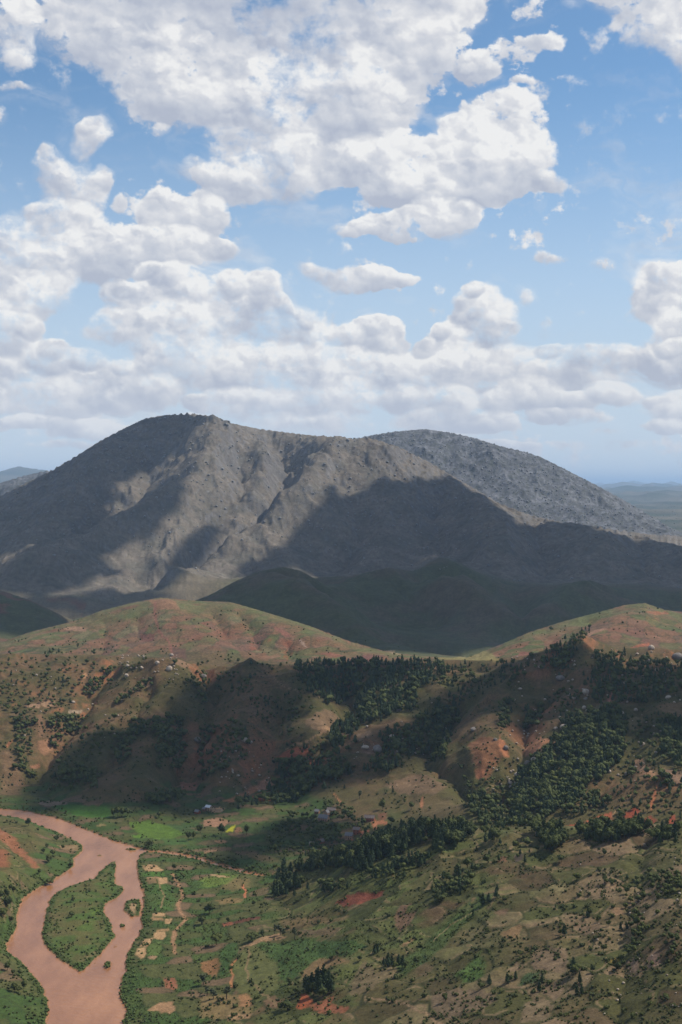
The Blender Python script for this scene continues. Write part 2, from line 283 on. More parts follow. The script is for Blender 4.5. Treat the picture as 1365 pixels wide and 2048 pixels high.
def col_at(px):
    i = np.searchsorted(pxs, px) ; i = min(max(i, 1), NC - 1)
    f = (px - pxs[i - 1]) / (pxs[i] - pxs[i - 1])
    return i, f
def hit(px, py, dmin=0, Z=None):                         # first ground point the line of sight meets
    Z = GZ if Z is None else Z
    i, f = col_at(px)
    D = GY[:, i - 1] * (1 - f) + GY[:, i] * f; z = Z[:, i - 1] * (1 - f) + Z[:, i] * f
    r = -z / D * FPX + HY
    ok = (r <= py) & (D > max(dmin, 400))
    if not ok.any(): return None
    k = int(np.argmax(ok))
    if k == 0 or r[k - 1] <= py: d = D[k]; zz = z[k]
    else:
        a = (r[k - 1] - py) / (r[k - 1] - r[k] + 1e-9); d = D[k - 1] + a * (D[k] - D[k - 1]); zz = z[k - 1] + a * (z[k] - z[k - 1])
    return ((px - W0 / 2) / FPX * d, d, zz)
def hits(px, py, dmin=0):                                # the same for many lines of sight at once
    px = np.asarray(px, float); py = np.asarray(py, float); X_ = np.empty(len(px)); Y_ = np.empty(len(px)); Z_ = np.empty(len(px)); ok_ = np.zeros(len(px), bool)
    for a in range(0, len(px), 1500):
        p = px[a:a + 1500]; q = py[a:a + 1500]; i = np.clip(np.searchsorted(pxs, p), 1, NC - 1); f = (p - pxs[i - 1]) / (pxs[i] - pxs[i - 1])
        D = GY[:, i - 1] * (1 - f) + GY[:, i] * f; z = GZ[:, i - 1] * (1 - f) + GZ[:, i] * f; r = -z / D * FPX + HY
        m_ = (r <= q) & (D > max(dmin, 400)); k = m_.argmax(0); j = np.arange(len(p)); good = m_.any(0) & (k > 0); k1 = np.maximum(k - 1, 0)
        r0, r1_ = r[k1, j], r[k, j]; t = np.where(r0 > q, (r0 - q) / (r0 - r1_ + 1e-9), 1.0)
        d = D[k1, j] + t * (D[k, j] - D[k1, j]); Z_[a:a + 1500] = z[k1, j] + t * (z[k, j] - z[k1, j]); Y_[a:a + 1500] = d; X_[a:a + 1500] = (p - W0 / 2) / FPX * d; ok_[a:a + 1500] = good
    return X_, Y_, Z_, ok_
def ground(X, Y):
    px = W0 / 2 + FPX * X / Y; i, f = col_at(px)
    return np.interp(Y, GY[:, i - 1], GZ[:, i - 1]) * (1 - f) + np.interp(Y, GY[:, i], GZ[:, i]) * f
def to_world(poly, dmin=0, Z=None):
    o = []
    for p in poly:
        q = hit(p[0], p[1], dmin, Z)
        if q: o.append((q[0], q[1]))
    return np.array(o)
RIVER_Z = -400.0
def flat(poly): return np.array([((x - W0 / 2) / FPX * d, d) for x, y in poly for d in [-RIVER_Z * FPX / (y - HY)]])

river_px = [(-260, 1612), (-100, 1614), (0, 1618), (48, 1622), (110, 1635), (165, 1657), (205, 1673), (234, 1684), (271, 1694), (293, 1701), (278, 1710), (273, 1728), (276, 1758), (286, 1783), (287, 1813), (280, 1838), (284, 1857), (271, 1879), (256, 1904), (249, 1930), (253, 1943), (242, 1956), (238, 1992), (245, 2009), (253, 2018), (245, 2048), (235, 2090), (225, 2240),
            (85, 2240), (92, 2090), (95, 2048), (101, 2021), (92, 1981), (73, 1956), (48, 1926), (22, 1908), (15, 1890), (35, 1860), (37, 1831), (48, 1798), (73, 1780), (110, 1761), (136, 1743), (150, 1732), (150, 1717), (167, 1703), (167, 1692), (154, 1683), (121, 1666), (73, 1648), (37, 1635), (0, 1630), (-100, 1625), (-260, 1622)]
isle_px = [(234, 1721), (220, 1725), (198, 1743), (187, 1758), (147, 1769), (114, 1783), (99, 1798), (90, 1827), (82, 1871), (88, 1890), (121, 1923), (158, 1943), (169, 1941), (198, 1915), (220, 1890), (234, 1875), (227, 1853), (209, 1824), (212, 1809), (238, 1794), (251, 1780), (245, 1772), (231, 1767), (234, 1740)]
bar_px = [[(246, 1812), (252, 1803), (266, 1800), (281, 1797), (285, 1815), (280, 1833), (262, 1834), (248, 1824)], [(207, 1932), (212, 1922), (223, 1923), (223, 1934), (214, 1940)], [(238, 1851), (246, 1848), (253, 1853), (245, 1857)], [(193, 1711), (200, 1709), (207, 1712), (199, 1714)], [(226, 1892), (231, 1890), (233, 1895), (228, 1895)], [(189, 1926), (193, 1924), (194, 1928), (190, 1930)], [(250, 1699), (262, 1696), (277, 1700), (264, 1703)]]
trib_px = [(285, 1703), (330, 1705), (370, 1711), (400, 1718), (448, 1733), (500, 1747), (540, 1755), (590, 1757)]
river_w = flat(river_px); isle_w = flat(isle_px); bars_w = [flat(b) for b in bar_px]; trib_w = flat(trib_px)
def wob(X, Y): return X + 2.2 * fbm(X / 14, Y / 14, 3, 71), Y + 4 * fbm(X / 14, Y / 14, 3, 72)
def water_sd(X, Y):                                      # > 0 in the water (metres from the bank)
    x, y = wob(X, Y)
    s = np.where(inside(river_w, x, y), 1, -1) * dist_poly(river_w, x, y)
    si = np.where(inside(isle_w, x, y), 1, -1) * dist_poly(isle_w, x, y)
    s = np.minimum(s, -si)
    for b in bars_w: s = np.minimum(s, -np.where(inside(b, x, y), 1, -1) * dist_poly(b, x, y))
    t = 3.4 - dist_poly(trib_w, x, y, False)
    return np.maximum(s, t)

# spurs (+) and gullies (-): traced course, height in metres, half width in metres
FEAT = [
 # the mountain
 ([(700, 880), (655, 940), (620, 1000), (560, 1045), (480, 1095), (400, 1150), (345, 1195)], 120, 120, 4600),
 ([(560, 880), (575, 930), (560, 985), (510, 1050), (450, 1105), (380, 1160), (300, 1190)], -115, 100, 4600),
 ([(440, 880), (420, 940), (400, 1000), (330, 1060), (215, 1108), (140, 1150), (80, 1185)], 115, 130, 4600),
 ([(300, 900), (300, 960), (270, 1020), (200, 1080), (120, 1140)], -60, 110, 4600),
 ([(460, 900), (490, 960), (480, 1020)], -40, 70, 4600),
 ([(520, 900), (530, 960), (500, 1020)], 40, 60, 4600),
 ([(200, 920), (150, 1000), (90, 1090), (40, 1150)], 50, 120, 4600),
 ([(640, 930), (700, 1010), (720, 1080), (690, 1140)], -45, 110, 4600),
 ([(780, 920), (790, 1000), (770, 1080), (740, 1140)], 50, 120, 4600),
 ([(870, 980), (880, 1060), (900, 1130)], -55, 110, 4600),
 ([(960, 1010), (990, 1080), (1010, 1150)], 55, 120, 4600),
 ([(1060, 1050), (1090, 1110), (1090, 1150)], -45, 90, 4600),
 ([(1180, 1070), (1200, 1120), (1210, 1150)], 45, 100, 4600),
 ([(1280, 1080), (1290, 1120), (1300, 1150)], -40, 90, 4600),
 # dark green hills
 ([(565, 1134), (600, 1180), (660, 1230), (720, 1280)], 34, 80, 3400),
 ([(700, 1215), (740, 1250), (780, 1290)], -26, 50, 3400),
 ([(470, 1175), (480, 1200)], -14, 60, 3400),
 ([(880, 1127), (900, 1170), (960, 1215), (1010, 1255)], 44, 70, 3900),
 ([(780, 1140), (830, 1190), (880, 1240)], -36, 70, 3900),
 ([(1040, 1196), (1050, 1240), (1040, 1280)], -30, 70, 3400),
 ([(1180, 1160), (1140, 1200), (1090, 1250)], 36, 60, 3900),
 # red striped hill
 ([(330, 1198), (360, 1230), (400, 1280), (430, 1320)], 14, 70, 2400),
 ([(420, 1225), (440, 1250), (455, 1280)], -11, 28, 2400),
 ([(480, 1225), (505, 1260), (520, 1300)], -11, 26, 2400),
 ([(210, 1235), (215, 1270), (205, 1300)], -12, 50, 2400),
 ([(275, 1235), (280, 1270)], -9, 30, 2400),
 ([(575, 1290), (580, 1315)], -10, 18, 2400),
 ([(600, 1255), (620, 1280)], 8, 60, 2400),
 ([(1180, 1240), (1120, 1270), (1080, 1300)], -10, 40, 2400),
 ([(1260, 1225), (1230, 1260), (1190, 1290)], 8, 40, 2400),
 # front hills
 ([(230, 1325), (190, 1370), (160, 1420), (110, 1480), (60, 1550), (50, 1590)], -26, 36, 1700),
 ([(330, 1335), (345, 1380), (350, 1430), (300, 1500), (290, 1560), (285, 1600)], 34, 55, 1700),
 ([(300, 1400), (270, 1440), (240, 1490), (225, 1550)], -20, 30, 1700),
 ([(355, 1440), (365, 1490), (355, 1540), (330, 1580)], -26, 26, 1700),
 ([(400, 1345), (430, 1400), (410, 1460), (390, 1530), (385, 1580)], -34, 45, 1700),
 ([(480, 1345), (510, 1400), (500, 1460), (470, 1520), (440, 1575)], 24, 45, 1700),
 ([(590, 1345), (590, 1400), (640, 1430), (660, 1450), (640, 1490)], 30, 50, 1700),
 ([(690, 1345), (700, 1400), (690, 1445), (670, 1480), (600, 1540), (520, 1590)], -40, 50, 1700),
 ([(560, 1440), (555, 1500), (510, 1550)], -14, 30, 1700),
 ([(760, 1350), (770, 1400), (730, 1450), (700, 1490)], 12, 40, 1700),
 ([(900, 1360), (880, 1400), (840, 1450), (790, 1490), (700, 1530), (620, 1570)], 16, 40, 1700),
 ([(920, 1420), (880, 1480), (850, 1530), (900, 1570), (960, 1620)], -34, 38, 1600),
 ([(800, 1552), (850, 1575), (900, 1610), (945, 1645)], 26, 55, 1450),
 ([(1060, 1360), (1010, 1410), (980, 1460), (970, 1530)], 26, 55, 1600),
 ([(1100, 1400), (1060, 1450), (1040, 1520), (1010, 1590)], -28, 36, 1550),
 ([(1165, 1267), (1160, 1310), (1150, 1370), (1120, 1410)], 9, 60, 1600),
 ([(1250, 1400), (1200, 1470), (1130, 1540), (1060, 1600)], 18, 60, 1500),
 ([(1280, 1430), (1290, 1500), (1250, 1560), (1200, 1600)], -16, 40, 1500),
 ([(1340, 1440), (1330, 1520), (1300, 1590)], 18, 40, 1450),
 ([(1060, 1600), (1010, 1650)], -14, 45, 1350),
 # near slope
 ([(1290, 1660), (1280, 1760), (1250, 1850), (1250, 1950), (1230, 2040)], -9, 18, 0),
 ([(1365, 1780), (1340, 1840), (1330, 1920)], 12, 24, 0),
 ([(860, 1700), (800, 1760), (700, 1800), (600, 1850)], -6, 25, 0),
 ([(960, 1760), (860, 1850), (800, 1950)], -5, 22, 0),
 ([(1010, 1680), (960, 1760), (900, 1800)], 6, 22, 0),
 ([(20, 1700), (60, 1760), (90, 1800)], -4, 14, 0),
 ([(-20, 1690), (0, 1760), (10, 1830)], 14, 34, 0),
]
Z0 = GZ.copy()
vis_fine = (pxs > -80) & (pxs < 1450)
for pts, amp, wid, dmin in FEAT:
    w = to_world(pts, dmin, Z0)
    if len(w) < 2: continue
    lo = w.min(0) - wid * 3; hi = w.max(0) + wid * 3
    sel = (GX > lo[0]) & (GX < hi[0]) & (GY > lo[1]) & (GY < hi[1])
    X = GX[sel]; Y = GY[sel]
    wx = X + wid * 0.35 * fbm(X / (wid * 1.3), Y / (wid * 1.3), 3, 5); wy = Y + wid * 0.35 * fbm(X / (wid * 1.3) + 40, Y / (wid * 1.3), 3, 6)
    d = dist_poly(w, wx, wy, False)
    prof = 1 / (1 + (d / wid) ** 2) if amp > 0 else np.exp(-d / wid * 1.1)
    prof = prof * sstep(3.0, 2.0, d / wid)
    sl = lt[sel]; keep = 1 - .92 * np.exp(-((sl - 20) / .16) ** 2) - .9 * np.exp(-((sl - 13) / .12) ** 2) - .8 * np.exp(-((sl - 15) / .1) ** 2) - .8 * np.exp(-((sl - 17) / .1) ** 2) - .8 * np.exp(-((sl - 11) / .12) ** 2)
    GZ[sel] += amp * prof * (1.25 if dmin >= 3000 else 1.1 if dmin >= 1400 else .8) * np.clip(keep, 0, 1) * (sstep(20.05, 19.35, sl) if dmin == 4600 else 1)

# line-distance masks keep ridge lines where they were traced
fr = lt % 1.0
def between(a, b): return sstep(a, a + 0.35, lt) * sstep(b, b - 0.25, lt)
mt = sstep(17.6, 18.4, lt) * (1 - sstep(21.0, 21.5, lt))
near_crest = 1 - 0.86 * np.exp(-((lt - 20) / 0.13) ** 2)
X, Y = GX, GY
rg = ridged(X / 700 + 3 + 0.2 * fbm(X / 300, Y / 300, 2, 3), Y / 1100 + 1, 7, 11, 0.56)
GZ += mt * near_crest * 62 * (rg - 0.25)
GZ += mt * 5 * fbm(X / 45, Y / 60, 4, 21)
GZ += mt * near_crest * 11 * sstep(18.7, 19.6, lt) * ridged(X / 150 + .3 * fbm(X / 90, Y / 90, 2, 8), Y / 210, 4, 23, .6)
mt2 = sstep(21.0, 21.6, lt) * (1 - sstep(22.2, 22.9, lt)); nc2 = 1 - 0.88 * np.exp(-((lt - 22) / 0.13) ** 2)
GZ += sstep(17.9, 18.6, lt) * (1 - sstep(20.3, 20.8, lt)) * near_crest * 24 * (ridged(X / 170 + .5 * fbm(X / 260, Y / 260, 3, 81), Y / 620, 4, 82, .5) - .2)
GZ += mt2 * nc2 * 90 * (ridged(X / 900 + 7, Y / 1200, 6, 12, 0.55) - 0.2)
GZ += mt2 * (11 * fbm(X / 60, Y / 70, 4, 22) + nc2 * 26 * ridged(X / 260 + .4 * fbm(X / 200, Y / 200, 3, 83), Y / 420, 4, 84, .55))
crag = np.abs(perlin(X / 16, Y / 16, 33)) ** 0.7
GZ += (np.exp(-((lt - 20) / 0.25) ** 2) + np.exp(-((lt - 22) / 0.3) ** 2)) * 7 * crag * sstep(20, 60, pxs)[None, :]
dk = sstep(14.2, 14.8, lt) * (1 - sstep(17.4, 17.9, lt))
GZ += dk * 10 * fbm(X / 260, Y / 260, 4, 14) + dk * 7.0 * ridged(X / 130, Y / 220, 4, 15)
hl = between(12, 14)
GZ += hl * (5 * fbm(X / 120, Y / 120, 4, 16) + 2.5 * ridged(X / 70, Y / 110, 4, 17))
fh = sstep(7.6, 8.6, lt) * (1 - sstep(10.9, 12.0, lt))
GZ += fh * (12 * (ridged(X / 150 + 0.2 * fbm(X / 80, Y / 80, 2, 9), Y / 170, 5, 18, 0.5) - 0.2) + 3 * fbm(X / 30, Y / 30, 3, 19))
ns = sstep(4, 4.4, lt) * (1 - sstep(5.9, 6.1, lt)) * sstep(330, 700, pxs)[None, :]
GZ += ns * (5 * fbm(X / 70, Y / 70, 3, 25) + 1.8 * fbm(X / 16, Y / 16, 3, 26))
GZ += (sstep(2, 4, lt) * (1 - sstep(8, 9, lt))) * 0.8 * fbm(X / 20, Y / 20, 4, 27)
far = sstep(22.9, 23.6, lt)
GZ += far * ((50 + Y * .0065) * ridged(X / 5200, Y / 3600, 5, 28) + 160 * np.clip(ridged(X / 9000 + 3, Y / 7000 + 0.4, 4, 29), 0, 1) * sstep(16000, 30000, Y))
hx = (GX - (52 - W0 / 2) / FPX * 34000) / 900; hy = (GY - 34000) / 4000
GZ += 400 * np.exp(-hx ** 2 - hy ** 2) * far + 240 * np.exp(-(hx / 4) ** 2 - hy ** 2) * far

# hold the ridge lines to their traced height after the relief has been added
for it_ in range(4):
    for ln, sg in ((11, .30), (13, .35), (15, .3), (17, .3), (20, .5), (22, .5)):
        r0, r1_ = first_row[ln - 1] + NROW[ln - 1] // 2, first_row[ln] + NROW[ln] // 2
        top = (-GZ[r0:r1_] / GY[r0:r1_] * FPX + HY).min(0); want = -Sl[ln] * FPX + HY
        d = np.clip(top - want, -60, 60); k = np.ones(9) / 9; d = np.convolve(np.pad(d, 4, 'edge'), k, 'valid')
        sel_r = np.abs(lt[:, 0] - ln) < sg * 3
        GZ[sel_r] += (np.exp(-((lt[sel_r] - ln) / sg) ** 2)) * d[None, :] / FPX * Dl[ln][None, :]

# river bed and banks
sel = (GX > -620) & (GX < 40) & (GY > 850) & (GY < 1900)
xs, ys, z = GX[sel], GY[sel], GZ[sel]
sdw = water_sd(xs, ys)
bank = RIVER_Z + np.maximum(z - RIVER_Z, 1.4 + 0.5 * fbm(xs / 15, ys / 15, 2, 55)) * sstep(0, 16, -sdw) + 0.9 * sstep(0, 1.5, -sdw) * sstep(60, 8, -sdw)
isl = inside(isle_w, xs, ys)
bank = np.where(isl, RIVER_Z + 1.3 * sstep(0, 5, -sdw) + 0.8 * sstep(0, 30, -sdw) + 0.3 * fbm(xs / 8, ys / 8, 3, 56), bank)
GZ[sel] = np.where(sdw > 0, RIVER_Z - np.clip(sdw * 0.35, 0, 3), bank)
SDW = np.full(GX.shape, -999.0); SDW[sel] = sdw

# ------------------------------------------------------------------ ground colours (albedo only)
def mix(a, b, t): return a + (b - a) * t[..., None]
C = np.zeros(GX.shape + (3,))
def c3(*v): return np.array(v, float)
OLIVE, GRASS, GREEN, TAN = c3(.088, .080, .036), c3(.076, .088, .032), c3(.046, .078, .026), c3(.24, .165, .095)
BROWN, RED, PALE, LATER = c3(.135, .088, .055), c3(.26, .085, .045), c3(.36, .25, .16), c3(.29, .12, .065)
n1 = fbm(GX / 90, GY / 90, 5, 101); n2 = fbm(GX / 22, GY / 22, 4, 102); n3 = fbm(GX / 6, GY / 6, 3, 103); n4 = fbm(GX / 260, GY / 200, 4, 104)
# plots of land
def plots(X, Y, ang, lx, ly, seed):
    a = math.radians(ang); u = (X * math.cos(a) + Y * math.sin(a)); v = (-X * math.sin(a) + Y * math.cos(a))
    u = u + 6 * fbm(X / 40, Y / 40, 3, seed + 3); v = v + 6 * fbm(X / 40 + 9, Y / 40, 3, seed + 4)
    return voronoi(u / lx, v / ly, seed)
# slope and curvature
f1, f2, cid = plots(GX, GY, 20, 26, 38, 201)
edge = np.exp(-((f2 - f1) / 0.075) ** 2)
r1 = (cid * 7.13) % 1; r2 = (cid * 13.7) % 1
near_ = sstep(3.5, 4, lt) * (1 - sstep(5.9, 6.3, lt)) * sstep(-40, 40, GX)
GZ += near_ * ((r1 - .5) * 1.3 * sstep(0, .10, f2 - f1) - .25 * edge)
pxd = np.gradient(GX, axis=1) + 1e-9
sx = np.gradient(GZ, axis=1) / pxd; sy = np.gradient(GZ, axis=0) / (np.gradient(GY, axis=0) + 1e-9)
slope = np.hypot(sx, sy)
base = OLIVE + 0 * C
base = mix(base, GRASS, sstep(-.15, .3, n1))
base = mix(base, BROWN, sstep(.0, .4, n4 + .4 * n2) * .7)
C[:] = base
# near slope: greener to the left, dry plots to the right
near = sstep(3.5, 4, lt) * (1 - sstep(5.9, 6.3, lt))
dry = near * sstep(60, 190, GX + 0.5 * (1100 - GY)) * sstep(-.5, .2, n4 + .3 + .3 * n2)
pc = c3(.118, .082, .055) * (0.7 + 0.65 * r1)[..., None]; pc = mix(pc, c3(.175, .125, .088) + 0 * pc, sstep(.62, .7, r2)); pc = mix(pc, GRASS * .9 + 0 * pc, sstep(.62, .5, r2) * sstep(.3, .4, r1))
C[:] = mix(C, pc, dry * .68)
grn = near * sstep(-0.15, .05, fbm(GX / 60 + 4, GY / 45, 3, 111)) * (1 - dry * .8) * sstep(-.1, .1, n4 + .1)
crops = c3(.064, .086, .028) * (0.75 + .6 * r1)[..., None]
C[:] = mix(C, crops, grn * .8)
C *= (1 + near * (GX > -60) * .42 * (r2 - .5))[..., None]
C[:] = mix(C, c3(.21, .155, .10) + 0 * C, near * sstep(.10, .14, f2 - f1) * sstep(.24, .19, f2 - f1) * (n2 > .02) * sstep(.35, .5, r1) * .6)
C[:] = mix(C, c3(.038, .045, .020) + 0 * C, near * edge * .85 * (n2 > -.2))
# front hills: rough brown-olive slopes, laterite showing on the steep parts
fhm = sstep(7.2, 8.2, lt) * (1 - sstep(11.9, 12.3, lt))
hc = mix(OLIVE * .95 + 0 * C, c3(.135, .092, .052) + 0 * C, sstep(-.2, .25, n1 + .5 * n2))
hc = mix(hc, GRASS * .8 + 0 * C, sstep(.1, .35, -n4 + .4 * n2) * .7)
C[:] = mix(C, hc, fhm)
C[:] = mix(C, LATER + 0 * C, fhm * sstep(.5, .95, slope + .35 * n2) * sstep(0, .3, n4 + .3 * n1 - .02) * .55)
terr = np.sin((GZ + 1.2 * n2) * 2 * math.pi / 3.6)
C *= (1 - (fhm * .22 * sstep(.45, .95, terr) * sstep(-.05, .15, fbm(GX / 150, GY / 150, 2, 131))))[..., None]
# red striped hills
hm = sstep(12.0, 12.25, lt) * (1 - sstep(13.6, 14, lt))
q1, q2, qc = plots(GX, GY, -12, 30, 75, 301)
qe = np.exp(-((q2 - q1) / .10) ** 2); qa = (qc * 5.3) % 1; qb = (qc * 17.9) % 1
cc = mix(c3(.135, .118, .052) + 0 * C, c3(.10, .115, .045) + 0 * C, sstep(-.2, .3, n1))
cc = mix(cc, c3(.205, .098, .062) + 0 * C, sstep(.42, .52, qa) * .75)
cc = mix(cc, c3(.16, .09, .065) + 0 * C, sstep(.8, .85, qb) * .8)
cc = mix(cc, c3(.19, .15, .085) + 0 * C, sstep(.12, .08, qb) * .6)
cc = mix(cc, RED * .9 + 0 * C, sstep(.35, .7, slope + .5 * n2) * .6)
redband = sstep(.05, .3, fbm(GX / 170, GY / 60, 4, 303))
cc = mix(cc, c3(.20, .088, .055) + 0 * C, redband * .5)
cc = mix(cc, c3(.055, .06, .03) + 0 * C, qe * .7 * (n2 > -.12))
tl = np.sin((GZ + 1.5 * n1) * 2 * math.pi / 9.0 + GX / 160)
cc = mix(cc, c3(.05, .058, .028) + 0 * C, sstep(.90, .985, tl) * sstep(-.1, .15, fbm(GX / 130, GY / 130, 2, 306)) * .75)
cc = mix(cc, c3(.26, .135, .085) + 0 * C, sstep(.2, .45, fbm(GX / 34, GY / 60, 3, 307)) * .6)
crestg = sstep(.45, .9, (lt - 12)) * (lt <= 13.1)
cc = mix(cc, c3(.13, .135, .055) + 0 * C, crestg * sstep(-.3, .1, n1 + .15) * .7)
C[:] = mix(C, cc, hm)
# dark green hills
dm = sstep(13.6, 14, lt) * (1 - sstep(17.7, 18.1, lt))
dfoot = sstep(16.6, 17.4, lt) * sstep(-250, -500, GX)
dc = mix(c3(.082, .088, .040) + 0 * C, c3(.11, .088, .052) + 0 * C, sstep(-.15, .35, n4 + .3 * n1))
dc = mix(dc, c3(.15, .125, .088) + 0 * C, dfoot); C[:] = mix(C, dc, dm)
C[:] = mix(C, c3(.17, .08, .055) + 0 * C, dm * (GX < -800) * sstep(.1, .3, fbm(GX / 120, GY / 90, 3, 305)) * .8)
# mountain: dry grass and granite
mm = sstep(17.7, 18.1, lt) * (1 - sstep(20.9, 21.1, lt)); sm = sstep(20.9, 21.1, lt) * (1 - sstep(22.5, 23, lt))
rock = sstep(.55, 1.05, slope * .7 + .8 * n2 + .5 * n3 + .3 * n1 + .28 * (lt - 19.2))
mc = mix(c3(.178, .150, .120) + 0 * C, c3(.130, .118, .094) + 0 * C, sstep(-.3, .4, n1 + .4 * n2))
mc = mix(mc, c3(.150, .142, .140) + 0 * C, rock * .75)
sp = np.clip(fbm(GX / 9, GY / 9, 2, 140), 0, 1)
mc = mix(mc, c3(.24, .225, .21) + 0 * C, sstep(.25, .5, sp) * sstep(-.1, .5, n2 + .25 * (lt - 18.9)) * .75)
mc = mix(mc, c3(.05, .058, .035) + 0 * C, sstep(.15, .4, -n3 + .2 * n2) * sstep(.0, .3, -n1) * .6)
C[:] = mix(C, mc, mm)
sc = mix(c3(.095, .097, .10) + 0 * C, c3(.175, .177, .19) + 0 * C, sstep(-.15, .35, .8 * n1 + .7 * n2 + .3 * n3))
sc = mix(sc, c3(.075, .08, .06) + 0 * C, sstep(.05, .3, fbm(GX / 30, GY / 30, 3, 141)) * .7)
C[:] = mix(C, sc, sm)
# far plain
fm = sstep(22.5, 23, lt)
fc = mix(c3(.13, .12, .09) + 0 * C, c3(.055, .07, .045) + 0 * C, sstep(-.2, .2, fbm(GX / 900, GY / 900, 4, 142)))
C[:] = mix(C, fc, fm)
# valley floor
vm = sstep(-RIVER_Z * 0 + 6.5, 7.0, lt) * 0 + ((GZ < -386) & (lt > 3.2) & (lt < 8.6) & (GX < 60))
vf1, vf2, vcid = plots(GX, GY, 8, 24, 17, 401)
va = (vcid * 9.1) % 1; vb = (vcid * 21.3) % 1
vc = mix(c3(.076, .086, .034) + 0 * C, c3(.048, .086, .026) + 0 * C, sstep(.4, .5, va))
vc = mix(vc, c3(.062, .095, .03) + 0 * C, sstep(.84, .88, va)); vc = mix(vc, c3(.13, .095, .06) + 0 * C, sstep(.80, .83, vb))
vc = mix(vc, c3(.035, .05, .02) + 0 * C, np.exp(-((vf2 - vf1) / .09) ** 2) * .7)
vmask = vm * sstep(-386, -391, GZ + 2.5 * n2)
C[:] = mix(C, vc, vmask)

